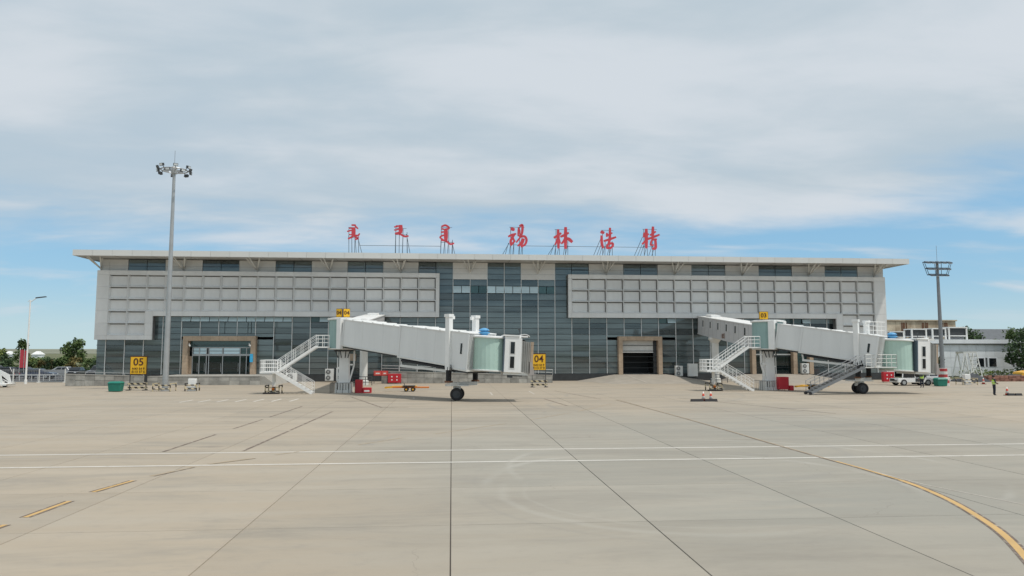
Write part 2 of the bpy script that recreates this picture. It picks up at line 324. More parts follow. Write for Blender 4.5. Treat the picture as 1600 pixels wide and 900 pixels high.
def mesh_of(name, bm, m, org=(0, 0, 0), smooth=False, bevel=0.0):
    if bevel: bmesh.ops.bevel(bm, geom=bm.edges[:], offset=bevel, segments=1, affect='EDGES')
    bmesh.ops.recalc_face_normals(bm, faces=bm.faces[:])
    bmesh.ops.translate(bm, verts=bm.verts[:], vec=-Vector(org))
    me = bpy.data.meshes.new(name); bm.to_mesh(me); bm.free()
    if m: me.materials.append(m)
    if smooth:
        for p in me.polygons: p.use_smooth = True
    return me
def inst(name, me, parent=None, loc=(0, 0, 0), rot=(0, 0, 0)):
    o = bpy.data.objects.new(name, me); COL.objects.link(o); o.parent = parent; o.location = loc; o.rotation_euler = rot
    if parent is not None: ORG[o.name] = ORG.get(parent.name, (0, 0, 0))
    return o
def mk(name, bm, m, parent=None, org=(0, 0, 0), smooth=False, bevel=0.0):
    """one mesh object; geometry is given in world coordinates"""
    if parent is not None: org = ORG[parent.name]
    o = bpy.data.objects.new(name, mesh_of(name, bm, m, org, smooth, bevel)); COL.objects.link(o)
    ORG[o.name] = tuple(org)
    if parent is not None: o.parent = parent
    else: o.location = org
    return o
def tag(o, label, cat, group=None):
    o['label'] = label; o['category'] = cat
    if group: o['group'] = group
    return o
def thing(name, loc, label, cat, group=None):
    o = bpy.data.objects.new(name, None); COL.objects.link(o); o.location = loc; o.empty_display_size = 0.3
    ORG[o.name] = tuple(loc); return tag(o, label, cat, group)
def struct(o): o['kind'] = 'structure'; return o
def stuff(o): o['kind'] = 'stuff'; return o
def copy_tree(o, parent=None):
    c = o.copy(); COL.objects.link(c); c.parent = parent
    for ch in o.children: copy_tree(ch, c)
    return c
def text_mesh(name, body, size, m, bold=0.0, depth=0.01):
    """flat lettering standing in the XZ plane, facing -Y, centred"""
    cu = bpy.data.curves.new(name, 'FONT'); cu.body = body; cu.size = size; cu.align_x = 'CENTER'; cu.align_y = 'CENTER'; cu.offset = bold; cu.extrude = depth
    cu.resolution_u = 3
    o = bpy.data.objects.new(name, cu); COL.objects.link(o)
    bpy.context.view_layer.update()
    me = bpy.data.meshes.new_from_object(o.evaluated_get(bpy.context.evaluated_depsgraph_get()))
    bpy.data.objects.remove(o); bpy.data.curves.remove(cu)
    me.transform(Matrix.Rotation(R(90), 4, 'X')); me.materials.clear(); me.materials.append(m); me.name = name
    return me

# ================================================================== GROUND
bm = B(); sheet(bm, -6000, 6000, -3000, 9000, -0.10); struct(mk('ground', bm, M['grass']))
# far low hills
bm = B()
for (y0, x0, x1, h, seed) in ((2300, -3600, 2600, 11, 1), (3600, -5200, 4200, 26, 2)):
    rnd = random.Random(seed); N = 70; prev = None
    ph = [rnd.uniform(0, 6.28) for _ in range(4)]
    for i in range(N + 1):
        u = i / N; x = x0 + (x1 - x0) * u
        hh = h * (0.62 + 0.22 * math.sin(u * 5 + ph[0]) + 0.12 * math.sin(u * 13 + ph[1]) + 0.05 * math.sin(u * 31 + ph[2])) * min(1, 6 * u, 6 * (1 - u))
        row = [bm.verts.new((x, y0 - 500, -0.3)), bm.verts.new((x, y0 - 200, hh * 0.55)), bm.verts.new((x, y0, hh)), bm.verts.new((x, y0 + 600, -0.3))]
        if prev:
            for a in range(3): bm.faces.new([prev[a], row[a], row[a + 1], prev[a + 1]])
        prev = row
struct(mk('hills', bm, M['hill'], smooth=True))
bm = B(); sheet(bm, -150, -46.5, 98.5, 137, -0.04); struct(mk('parking_lot', bm, M['asphalt']))

# apron: near slabs are pieces, the far apron is one sheet with joints in its material
LX0, LX1, LY0, LY1 = -36.0, 54.0, 3.1, 61.6
bm = B()
sheet(bm, -400, 400, LY1, 98.4, 0.0); sheet(bm, -400, LX0, -80, LY1, 0.0); sheet(bm, LX1, 400, -80, LY1, 0.0); sheet(bm, LX0, LX1, -80, LY0, 0.0)
apron = struct(mk('apron', bm, M['apron']))
bm = B(); sheet(bm, LX0, LX1, LY0, LY1, -0.025); mk('joint_bed', bm, M['sealant'], apron)
bm = B(); g = 0.008; gy = 0.005
t = 0.008
hexa(bm, [(-2.25 + g, -2.25 + gy, -0.024), (2.25 - g, -2.25 + gy, -0.024), (2.25 - g, 2.25 - gy, -0.024), (-2.25 + g, 2.25 - gy, -0.024),
          (-2.25 + g + t, -2.25 + gy + t * 0.5, 0), (2.25 - g - t, -2.25 + gy + t * 0.5, 0), (2.25 - g - t, 2.25 - gy - t * 0.5, 0), (-2.25 + g + t, 2.25 - gy - t * 0.5, 0)])
slab_me = mesh_of('slab', bm, M['slab'])
for i in range(20):
    for j in range(13):
        inst('slab', slab_me, apron, (LX0 + 2.25 + 4.5 * i, LY0 + 2.25 + 4.5 * j, random.uniform(-0.0015, 0.0)))

# painted markings, thin coats lying on the slabs
def strip(name, pts, w, m, z=0.004):
    bm = B(); P = [Vector((a, b, 0)) for a, b in pts]; L = []
    for i, p in enumerate(P):
        d = (P[min(i + 1, len(P) - 1)] - P[max(i - 1, 0)]).normalized(); n = Vector((-d.y, d.x, 0)) * w / 2
        L.append((bm.verts.new((p.x + n.x, p.y + n.y, z)), bm.verts.new((p.x - n.x, p.y - n.y, z))))
    for a, b in zip(L, L[1:]): bm.faces.new([a[0], a[1], b[1], b[0]])
    return mk(name, bm, m, apron)
def offset(pts, d):
    P = [Vector((a, b)) for a, b in pts]; o = []
    for i, p in enumerate(P):
        t_ = (P[min(i + 1, len(P) - 1)] - P[max(i - 1, 0)]).normalized(); o.append((p.x - t_.y * d, p.y + t_.x * d))
    return o
strip('white_line', [(-60, 28.95), (80, 29.06)], 0.17, M['paintwhite']); strip('white_line', [(-60, 25.85), (80, 25.93)], 0.17, M['paintwhite'])
def smooth_curve(pts, k=6):
    out = []
    for i in range(len(pts) - 1):
        p0 = pts[max(i - 1, 0)]; p1 = pts[i]; p2 = pts[i + 1]; p3 = pts[min(i + 2, len(pts) - 1)]
        for q in range(k):
            t = q / k
            out.append(tuple(0.5 * (2 * p1[a] + (p2[a] - p0[a]) * t + (2 * p0[a] - 5 * p1[a] + 4 * p2[a] - p3[a]) * t * t + (3 * p1[a] - p0[a] - 3 * p2[a] + p3[a]) * t ** 3) for a in (0, 1)))
    return out + [pts[-1]]
lead = smooth_curve([(8.3, 9.2), (9.7, 11.3), (10.86, 13.28), (11.75, 14.97), (12.47, 16.77), (13.0, 18.39), (13.36, 19.99), (13.52, 21.2)])
strip('taxi_line', lead, 0.15, M['paintyellow'], 0.006)
for s in (-1, 1): strip('taxi_line_edge', offset(lead, s * 0.105), 0.06, M['paintblack'], 0.0045)
lead2 = [(13.52, 21.2), (13.6, 23.5), (13.55, 26.2), (13.52, 30.2), (13.6, 35.8), (13.6, 41.5), (13.5, 48.1), (13.3, 57.9)]
strip('taxi_line', [(13.52, 21.2), (13.6, 23.5), (13.57, 25.0)], 0.10, M['paintyellow'], 0.0075)
strip('taxi_line_worn', lead2, 0.09, M['paintworn'], 0.005); strip('taxi_line_worn_edge', offset(lead2, 0.1), 0.07, M['paintblack'], 0.005)
strip('worn_line', [(13.4, 26.5), (13.75, 20.5), (14.5, 17.5), (16.5, 13.5)], 0.06, M['paintdull'])
for (a, b) in (((-10.1, 15.4), (-9.92, 17.45)), ((-9.91, 18.18), (-9.84, 20.04)), ((-9.84, 21.25), (-9.52, 23.02))):
    strip('lead_in_dash', [a, b], 0.12, M['paintyellow'], 0.006)
    for s in (-1, 1): strip('lead_in_dash_edge', offset([a, b], s * 0.11), 0.05, M['paintblack'], 0.0045)
for (a, b) in (((-9.3, 23.79), (-8.66, 25.5)), ((-8.33, 26.15), (-7.14, 27.44))):
    strip('faded_dash', [a, b], 0.16, M['paintworn'], 0.0055)
    strip('faded_dash_edge', offset([a, b], -0.12), 0.05, M['paintblack'], 0.0045)
for (a, b) in (((-6.58, 28.21), (-5.62, 29.38)), ((-3.85, 31.0), (-2.16, 33.35)), ((-0.75, 34.78), (2.9, 39.4)), ((4.5, 41.5), (7.5, 46)), ((8.2, 47), (12, 54))):
    strip('faded_dash', [a, b], 0.10, M['paintworn'], 0.0055)
for (a, b) in (((-11.11, 29.46), (-10.99, 35.36)), ((-8.08, 29.4), (-7.92, 36.5)), ((-7.92, 37), (-7.68, 48.29)), ((-10.92, 37.91), (-10.78, 43)), ((-10.75, 44.5), (-10.58, 52.98)), ((-8.67, 63.9), (-4.84, 51.4)), ((-4.84, 51.4), (-3.0, 51.6)), ((19, 60), (24, 44)), ((7.6, 60), (8.3, 52)), ((10.2, 72), (12.2, 59))):
    strip('dark_line', [a, b], 0.12, M['paintblack'], 0.005)
for i in range(7):
    x = -20.8 + 1.36 * i; strip('stand_dash', [(x, 57.9 + 0.1 * i), (x + 0.05, 60.7 + 0.14 * i)], 0.16, M['paintwhite'])
for (a, b) in (((3.69, 70), (3.65, 65)), ((7.61, 71.5), (7.56, 66.5)), ((-3.2, 63), (-3.1, 60.5))): strip('stand_dash', [a, b], 0.16, M['paintdull'])

# ================================================================== TERMINAL
TL = (8.0, 97.0, 0.0)
term = thing('terminal_building', TL, 'long grey airport terminal with coffered metal wings, dark glass walls and flat overhanging roof', 'terminal')
GX = {}
for k in range(-19, 28):
    GX[k] = -2.2 + 2.335 * k if k <= 0 else (-2.2 + 2.295 * k if k <= 8 else 16.16 + 2.395 * (k - 8))
FY = 97.0
WL, WR = -45.4, 60.7
CZ0, CZ1 = 14.3, 15.85            # clerestory
# core: floors, back wall, columns inside
bm = B(); box(bm, WL + .3, WR - .3, 112, 112.3, 0, 15.7); box(bm, WL, WL + .3, 97.35, 112.3, 0.0, 15.7); box(bm, WR - .3, WR, 97.35, 112.3, 0.0, 15.7); mk('inner_wall', bm, M['interior'], term)
bm = B(); box(bm, WL + .35, WR - .35, 97.45, 111.9, 0.6, 0.95); box(bm, WL + .35, WR - .35, 99.2, 111.9, 7.9, 8.35); mk('floor', bm, M['interior_floor'], term)
for k in range(-17, 27, 4):
    bm = B(); tube(bm, (GX[k], 99.5, 0.95), (GX[k], 99.5, 15.6), 0.35, n=10); mk('inner_column', bm, M['interior'], term)
# plinth
bm = B(); box(bm, WL, WR, 96.85, 97.3, 0.0, 0.93); mk('plinth', bm, M['plinth'], term)

# curtain wall
bm = B()
rows_low = [0.95 + 0.756 * i for i in range(10)] + [8.44]                  # 9 rows and a vent row
rows_mid = [8.44, 9.2, 9.96, 10.8, 11.68, 12.72, 13.58, 14.32, 15.06, 15.85]
portals = [(-34.4, -25.2, 5.9), (22.4, 28.4, 5.95), (40.9, 47.3, 5.65), (47.6, 49.6, 5.65)]
for z in rows_low: box(bm, WL + .02, WR - .02, 96.98, 97.06, z - 0.028, z + 0.028)
for z in rows_mid[1:]: box(bm, GX[-1], GX[9], 96.98, 97.06, z - 0.025, z + 0.025)
for z in (14.95,): 
    box(bm, WL + .02, GX[-1] - .01, 96.985, 97.05, z - 0.025, z + 0.025); box(bm, GX[9] + .01, WR - .02, 96.985, 97.05, z - 0.025, z + 0.025)
cw = mk('curtain_wall', bm, M['transom'], term)
def in_portal(x, z):
    return any(a - 0.1 < x < b + 0.1 and z < h for a, b, h in portals)
bm = B(); box(bm, -0.035, 0.035, -0.09, 0.06, 0, 7.44); mull_low = mesh_of('mullion', bm, M['mullion'])
bm = B(); box(bm, -0.035, 0.035, -0.09, 0.06, 0, 14.86); mull_full = mesh_of('mullion', bm, M['mullion'])
bm = B(); box(bm, -0.035, 0.035, -0.09, 0.06, 0, 2.45); mull_short = mesh_of('mullion', bm, M['mullion'])
ks = [k for k in range(-18, 27)]
for k in ks:
    x = GX[k]
    full = 1 <= k <= 7
    if in_portal(x, 1): inst('mullion', mull_short, cw, (x - TL[0], 0, 5.97))
    else: inst('mullion', mull_full if full else mull_low, cw, (x - TL[0], 0, 0.97))
# glass panes: size-shared meshes, each a hair out of true so that reflections differ from pane to pane
PM = {}
def pane_mesh(w, h, m):
    key = (round(w, 3), round(h, 3), m.name)
    if key not in PM:
        bm = B(); box(bm, -w / 2, w / 2, -0.012, 0.012, -h / 2, h / 2); PM[key] = mesh_of('pane', bm, m)
    return PM[key]
jobs = []
edges = [WL + 0.05] + [GX[k] for k in range(-18, 27)] + [WR - 0.05]
def add_pane(x0, x1, z0, z1, m): jobs.append(((x0 + x1) / 2, (z0 + z1) / 2, x1 - x0 - 0.075, z1 - z0 - 0.06, m))
pale_low = {(-14, 0), (-14, 1), (-13, 0), (-13, 1), (-12, 0), (-12, 1), (-11, 0), (-11, 1), (-10, 0), (-10, 1), (-9, 0), (-9, 1), (-7, 1), (-6, 0)}
dark_low = {(-12, 6, 0), (-12, 7, 0), (-11, 7, 1), (-11, 6, 1)}
pale_right = {(13, 1), (19, 1), (20, 0), (21, 1)}
dark_r = {(22, 8), (23, 8), (22, 9), (23, 9), (21, 9)}
vents = []
for i in range(len(edges) - 1):
    x0, x1 = edges[i], edges[i + 1]; k = i - 19; xc = (x0 + x1) / 2
    for r in range(10):
        z0, z1 = rows_low[r], rows_low[r + 1]
        if z0 > 5.3 and (i == 0 or x1 < -38.2): continue                  # behind the notch of the left wing
        hit = [(a, b, h) for a, b, h in portals if x1 > a and x0 < b and z0 < h]
        if hit:
            a, b, h = hit[0]
            if z1 > h + .05: add_pane(x0, x1, h - .12, z1, M['glass'])
            elif x0 < a - .08: add_pane(x0, a + .3, z0, z1, M['glass'])
            elif x1 > b + .08: add_pane(b - .3, x1, z0, z1, M['glass'])
            continue
        if r == 9 and ((k, 0) in pale_low or (k, 1) in pale_low or (k, 0) in pale_right or (k, 1) in pale_right):
            for h in (0, 1):
                a = x0 + (x1 - x0) * h / 2; b = a + (x1 - x0) / 2
                p = (k, h) in pale_low or (k, h) in pale_right
                vents.append((a, b, z0, z1, p))
            continue
        if r in (7, 8) and k in (-12,):
            xm = x0 + 0.75; add_pane(x0, xm, z0, z1, M['glass']); add_pane(xm, x1, z0, z1, M['glass_dark']); continue
        if r in (7, 8) and k in (-11,):
            xm = x0 + 1.35; add_pane(x0, xm, z0, z1, M['glass']); add_pane(xm, xm + .42, z0, z1, M['glass_dark']); add_pane(xm + .42, x1, z0, z1, M['glass']); continue
        add_pane(x0, x1, z0, z1, M['glass_dark'] if (k, r) in dark_r else M['glass'])
grey_panels = []
for k in range(-1, 9):
    x0, x1 = GX[k], GX[k + 1]
    if k in (-1, 8):
        continue
    for r in range(9):
        z0, z1 = rows_mid[r], rows_mid[r + 1]
        if k in (1, 2, 5, 6) and r >= 6: grey_panels.append((x0, x1, z0, z1)); continue
        if r == 4 and 1 <= k <= 6:
            for h in (0, 1):
                a = x0 + (x1 - x0) * h / 2; vents.append((a, a + (x1 - x0) / 2, z0, z1, k not in (2, 6)))
            continue
        add_pane(x0, x1, z0, z1, M['glass_dark'] if (k, r) in ((4, 0), (5, 0)) and k == 4 else M['glass'])
# clerestory strip of windows and grey panels
def is_win(k): return (k + 1) % 4 < 2
for i in range(len(edges) - 1):
    k = i - 19
    if 0 <= k <= 7: continue
    x0, x1 = edges[i], edges[i + 1]
    for z0, z1 in ((14.33, 14.95), (14.95, 15.83)):
        if is_win(k) and 0 < i < len(edges) - 2: add_pane(x0, x1, z0, z1, M['glass'])
        else: grey_panels.append((x0, x1, z0, z1))
jobs.sort(key=lambda j: -j[2] * j[3])
rest = B()
for n, (x, z, w, h, m) in enumerate(jobs):
    if n < 290:
        inst('pane', pane_mesh(w, h, m), cw, (x - TL[0], 0.03, z), (R(random.uniform(-0.5, 0.5)), 0, R(random.uniform(-0.35, 0.35))))
    else:
        box(rest, x - w / 2, x + w / 2, 97.018, 97.042, z - h / 2, z + h / 2)
stuff(mk('panes_rest', rest, M['glass'], cw)).name = 'pane_field'
for (a, b, z0, z1, pale) in vents:
    w, h = b - a - 0.08, z1 - z0 - 0.07
    if pale:
        inst('vent_pane', pane_mesh(w, h, M['glass_sky_paint']), cw, ((a + b) / 2 - TL[0], -0.16, (z0 + z1) / 2), (R(-17 + random.uniform(-2, 2)), 0, 0))
    inst('vent_opening', pane_mesh(w, h, M['glass_teal'] if not pale else M['glass_dark']), cw, ((a + b) / 2 - TL[0], 0.05, (z0 + z1) / 2))
GPM = {}
for (x0, x1, z0, z1) in grey_panels:
    w, h = round(x1 - x0 - 0.02, 3), round(z1 - z0 - 0.02, 3)
    if (w, h) not in GPM:
        bm = B(); box(bm, -w / 2, w / 2, -0.05, 0.03, -h / 2, h / 2); GPM[(w, h)] = mesh_of('cladding_panel', bm, M['panel'])
    inst('cladding_panel', GPM[(w, h)], cw, ((x0 + x1) / 2 - TL[0], 0.0, (z0 + z1) / 2))

# coffered wings
def coffer_mesh(w, h):
    """tray panel: narrow rim, sloped lower and left sides, and a deep slot added along the top and the right to darken those edges"""
    bm = B(); e = 0.008; W2, H2 = w / 2, h / 2
    def ring(l, r, b, t, y): return [bm.verts.new(p) for p in ((-W2 + l, y, -H2 + b), (W2 - r, y, -H2 + b), (W2 - r, y, H2 - t), (-W2 + l, y, H2 - t))]
    rim = .04; dep = .32; gap = .62
    A = [ring(e, e, e, e, .06), ring(e, e, e, e, 0), ring(rim, rim, rim, rim, 0)]
    for a, b in zip(A, A[1:]):
        for i in range(4): bm.faces.new([a[i], a[(i + 1) % 4], b[(i + 1) % 4], b[i]])
    O = A[2]; F = ring(rim + .13, rim + .125, rim + .17, rim + .12, dep)           # the tray floor
    bm.faces.new(F)
    v = lambda x, y, z: bm.verts.new((x, y, z))
    x0, x1, z0, z1 = -W2 + rim, W2 - rim, -H2 + rim, H2 - rim; fx0, fx1, fz0, fz1 = x0 + .13, x1 - .125, z0 + .17, z1 - .12
    face(bm, [(x0, 0, z0), (x1, 0, z0), (fx1, dep, fz0), (fx0, dep, fz0)]); face(bm, [(x0, 0, z0), (fx0, dep, fz0), (fx0, dep, fz1), (x0, 0, z1)])
    face(bm, [(x1, 0, z0), (x1, gap, z0), (fx1, gap, fz0), (fx1, dep, fz0)])
    face(bm, [(x0, 0, z1), (fx0, dep, fz1), (fx0, gap, fz1), (x0, gap, z1)])
    face(bm, [(x0, 0, z1), (x1, 0, z1), (x1, gap, z1), (x0, gap, z1)]); face(bm, [(x1, 0, z0), (x1, 0, z1), (x1, gap, z1), (x1, gap, z0)])
    face(bm, [(fx0, dep, fz1), (fx1, dep, fz1), (fx1, gap, fz1), (fx0, gap, fz1)]); face(bm, [(fx1, dep, fz0), (fx1, dep, fz1), (fx1, gap, fz1), (fx1, gap, fz0)])
    bmesh.ops.remove_doubles(bm, verts=bm.verts[:], dist=1e-4)
    return mesh_of('coffer_panel', bm, M['panel'])
ZR = [13.72, 12.17, 10.62, 9.07, 7.52, 5.97]
def wing(x0, x1, c0, n, mod, notch_cols, notch_edge, left):
    wy = 96.0
    bm = B()
    if left: poly = [(x0, 5.4), (notch_edge, 5.4), (notch_edge, 8.44), (x1, 8.44), (x1, 14.28), (x0, 14.28)]
    else: poly = [(x0, 8.44), (notch_edge, 8.44), (notch_edge, 5.4), (x1, 5.4), (x1, 14.28), (x0, 14.28)]
    prism_xz(bm, poly, wy + 0.63, 96.96)
    wg = mk('coffered_wing', bm, M['panel_back'], term)
    cm = coffer_mesh(mod, 1.55)
    cells = [(c, r) for c in range(n) for r in range(3)] + [(c, r) for c in notch_cols for r in (3, 4)]
    for c, r in cells:
        inst('coffer_panel', cm, wg, (c0 + mod * (c + .5) - TL[0], wy - TL[1], (ZR[r] + ZR[r + 1]) / 2))
    # border panels, one per module
    def bp(a, b, za, zb):
        m_ = B(); box(m_, a + .006, b - .006, wy - 0.002, wy + 0.26, za + .006, zb - .006); mk('border_panel', m_, M['panel'], wg)
    nl = min(notch_cols); nh = max(notch_cols) + 1
    for c in range(n):
        a, b = c0 + mod * c, c0 + mod * (c + 1); bp(a, b, ZR[0], 14.28)
        if c in notch_cols: bp(a, b, 5.4, ZR[5])
        else:
            aa = a if not (not left and False) else a
            if left and a < notch_edge: bp(max(a, notch_edge), b, 8.44, ZR[3])
            elif not left and b > notch_edge: bp(a, min(b, notch_edge), 8.44, ZR[3])
            else: bp(a, b, 8.44, ZR[3])
    ce = c0 + mod * n
    for z1, z0 in zip([14.28] + ZR, ZR + [5.4]):
        low_l = left or z0 > 8.9; low_r = (not left) or z0 > 8.9
        if low_l: bp(x0, c0, z0, z1)
        elif z1 > 9.0: bp(x0, c0, 8.44, z1)
        if low_r: bp(ce, x1, z0, z1)
        elif z1 > 9.0: bp(ce, x1, 8.44, z1)
    # inner jamb of the notch
    if left:
        ne = c0 + mod * nh
        for z1, z0 in zip(ZR[3:], ZR[4:] + [5.4]): bp(ne, notch_edge, z0, z1)
    else:
        ne = c0 + mod * nl
        for z1, z0 in zip(ZR[3:], ZR[4:] + [5.4]): bp(notch_edge, ne, z0, z1)
wing(-45.25, -1.7, -43.75, 18, 2.31, (0, 1), -38.2, True)
wing(15.55, 60.3, 16.0, 18, 2.37, (16, 17), 53.0, False)

# roof
RX0, RX1, RY0 = -46.9, 62.0, 93.0
bm = B(); box(bm, RX0 + .1, RX1 - .1, RY0 + .12, 114, 15.9, 16.45)
roof = mk('roof', bm, M['soffit'], term)
NF = 46; fw = (RX1 - RX0) / NF
bm = B(); box(bm, -fw / 2 + .012, fw / 2 - .012, 0, 0.1, 0, 0.72); fas = mesh_of('fascia_panel', bm, M['fascia'])
for i in range(NF): inst('fascia_panel', fas, roof, (RX0 + fw * (i + .5) - TL[0], RY0 - TL[1], 15.78))
bm = B()
for xx in (RX0, RX1 - 0.1): box(bm, xx, xx + 0.1, RY0 + .11, 114, 15.78, 16.5)
mk('end_fascia', bm, M['fascia'], roof)
bm = B(); box(bm, RX0 + .11, RX1 - .11, RY0 + .13, 113.9, 16.455, 16.5); mk('roof_cap', bm, M['fascia'], roof)
for i in range(1, 24):
    x = RX0 + (RX1 - RX0) * i / 24
    bm = B(); box(bm, x - .015, x + .015, RY0 + .2, 97.0, 15.885, 15.899); mk('soffit_joint', bm, M['panel_back'], roof)
for k in (-18, -14, -10, -6, -2, 2, 6, 10, 14, 18, 22, 26):
    x = GX[k] - (1.0 if k == -18 else 0); bm = B(); f = (x, 96.9, 14.55)
    for dx, yy in ((-0.95, 94.9), (0.75, 94.9), (-0.35, 94.0), (0.45, 96.2)): tube(bm, f, (x + dx, yy, 15.92), 0.085, n=6)
    lathe(bm, (x, 96.88, 14.42), [(0.02, -0.05), (0.13, 0.02), (0.13, 0.16), (0.05, 0.22)], 8)
    mk('roof_strut', bm, M['offwhite'], term)

# entrance portals
def portal(x0, x1, h, jw, y0=96.2, y1=97.1, base=0.83):
    p = mk('portal', (lambda b: (box(b, x0 + .03, x1 - .03, y0 + .06, y1 - .02, h - jw + .03, h - .03), b)[1])(B()), M['stone'], term)
    n = max(2, round((x1 - x0) / 1.15))
    for i in range(n):
        a = x0 + (x1 - x0) * i / n; b = x0 + (x1 - x0) * (i + 1) / n
        bm = B(); box(bm, a + .006, b - .006, y0, y1, h - jw, h); mk('stone_slab', bm, M['stone'], p)
    for a in (x0, x1 - jw):
        m_ = 5; zz = (h - jw - base) / m_
        for i in range(m_):
            bm = B(); box(bm, a, a + jw, y0 + .002, y1, base + zz * i + .006, base + zz * (i + 1) - .006); mk('stone_slab', bm, M['stone'], p)
    return p
# 1 passenger entrance
p1 = portal(-34.4, -25.3, 5.9, 0.62)
bm = B(); box(bm, -33.75, -25.95, 97.08, 97.2, 4.45, 5.25); mk('transom_panel', bm, M['glass_teal'], p1)
dx0, dx1 = -33.4, -25.95
bm = B(); box(bm, dx0, dx1, 96.95, 97.1, 3.35, 3.6); box(bm, dx0, dx1, 96.95, 97.1, 4.36, 4.46); box(bm, dx0, dx1, 96.96, 97.09, 0.9, 0.98)
for x in (-33.4, -32.55, -31.65, -31.35, -29.6, -27.4, -26.6): box(bm, x - .05, x + .05, 96.945, 97.105, 0.95, 4.4)
mk('door_frame', bm, M['steel'], p1)
for a, b in ((-33.4, -32.55), (-32.55, -31.65), (-31.35, -29.6), (-29.6, -27.4), (-27.4, -26.0)):
    bm = B(); box(bm, a + .06, b - .06, 97.01, 97.04, 0.99, 3.34); d = mk('door', bm, M['glass_door'], p1)
    bm = B(); tube(bm, (b - .2, 96.93, 1.3), (b - .2, 96.93, 2.4), 0.03, n=6); mk('handle', bm, M['steel'], d)
for a, b in ((-33.3, -31.6), (-31.4, -29.7), (-29.5, -27.5), (-27.3, -26.0)):
    bm = B(); box(bm, a, b, 97.01, 97.04, 3.61, 4.35); mk('transom_light', bm, M['glass_sky_paint'] if a < -28 else M['glass_teal'], p1)
bm = B(); box(bm, -33.76, -33.46, 96.9, 97.1, 0.9, 3.3); mk('jamb', bm, M['stone'], p1)
sg = B(); box(sg, -25.9, -25.55, 95.9, 96.15, 2.55, 3.6); o = tag(mk('blue_notice', sg, M['cyan'], org=(-25.7, 96, 2.55)), 'small upright cyan notice fixed to the stone door portal', 'sign')
for x in (-33.6, -26.1):
    cr = thing('security_camera', (x, 96.15, 4.75), 'white security camera on the %s jamb of the passenger entrance portal' % ('left' if x < -30 else 'right'), 'camera', 'security cameras')
    bm = B(); beam(bm, (x, 96.2, 4.75), (x + .25, 95.75, 4.65), 0.16, 0.16); mk('camera_body', bm, M['white'], cr)
    bm = B(); tube(bm, (x, 96.2, 4.8), (x, 96.2, 5.0), 0.04); mk('bracket', bm, M['white'], cr)
# 2 goods dock with a half raised shutter
p2 = portal(22.4, 28.4, 5.95, 0.55)
bm = B()
for i in range(14): box(bm, 23.0, 27.35, 97.1 + (i % 2) * 0.02, 97.18, 3.92 + i * 0.105, 3.92 + (i + 1) * 0.105 - .004)
sh = mk('roller_shutter', bm, M['offwhite'], p2)
bm = B(); box(bm, 23.0, 27.35, 97.06, 97.2, 3.76, 3.915); mk('shutter_rail', bm, M['white'], sh)
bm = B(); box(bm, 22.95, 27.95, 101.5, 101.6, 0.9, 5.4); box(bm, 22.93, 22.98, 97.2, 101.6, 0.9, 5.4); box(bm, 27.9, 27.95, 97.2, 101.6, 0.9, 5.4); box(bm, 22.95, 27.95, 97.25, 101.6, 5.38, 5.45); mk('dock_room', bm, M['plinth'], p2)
bm = B(); box(bm, 27.38, 27.83, 97.1, 97.2, 0.9, 5.38); mk('shutter_guide', bm, M['darksteel'], p2)
# 3 wide glazed gate behind the far jet bridge
p3 = portal(40.9, 47.3, 5.65, 0.55)
for a, b in ((41.5, 43.0), (43.05, 44.5), (44.55, 46.0), (46.05, 46.72)):
    bm = B(); box(bm, a, b, 97.0, 97.05, 0.95, 3.4); mk('door', bm, M['glass_door'], p3)
bm = B(); box(bm, 41.5, 46.72, 96.96, 97.08, 3.42, 3.6); mk('door_frame', bm, M['offwhite'], p3)
bm = B(); box(bm, 41.5, 46.72, 97.0, 97.05, 3.62, 5.05); mk('transom_light', bm, M['glass_door'], p3)
bm = B(); box(bm, 47.62, 49.0, 97.0, 97.04, 0.95, 5.6); mk('side_light', bm, M['glass_teal'], p3)
bm = B(); box(bm, 49.05, 49.6, 96.2, 97.1, 0.83, 5.6); mk('stone_pier', bm, M['stone'], p3)

# low forecourt: podium, ramps, block walls
def ramp(name, x0, x1, s, yb, yf, h, label):
    bm = B()
    T = [bm.verts.new(p) for p in ((x0, yb, h), (x1, yb, h), (x1 + .2, yb - 1.2, h * .96), (x0 - .2, yb - 1.2, h * .96))]
    Bt = [bm.verts.new(p) for p in ((x0 - s, yb, 0.0), (x1 + s, yb, 0.0), (x1 + s * 1.05, yb - 2.0, 0.0), (x1 + s * .45, yf, 0.0), (x0 - s * .45, yf, 0.0), (x0 - s * 1.05, yb - 2.0, 0.0))]
    for f in ((T[0], T[1], T[2], T[3]), (T[3], T[2], Bt[3], Bt[4]), (T[1], Bt[1], Bt[2], T[2]), (T[2], Bt[2], Bt[3]), (T[0], T[3], Bt[5], Bt[0]), (T[3], Bt[4], Bt[5]), (T[0], Bt[0], Bt[1], T[1])): bm.faces.new(f)
    for v in Bt: v.co.z = -0.02
    return tag(mk(name, bm, M['ramp'], org=((x0 + x1) / 2, yb, 0)), label, 'ramp')
r1 = ramp('vehicle_ramp', 21.9, 28.9, 5.2, 96.8, 86.5, 0.84, 'flared concrete ramp rising to the goods dock with the half raised shutter')
bm = B(); face(bm, [(23.15, 95.6, 0.83), (23.3, 95.6, 0.83), (24.0, 88.0, 0.135), (23.8, 88.0, 0.135)]); mk('painted_line', bm, M['paintdull'], r1)
ramp('vehicle_ramp', 40.2, 48.6, 4.2, 96.8, 85.5, 0.84, 'flared concrete ramp rising to the gate behind the far jet bridge')
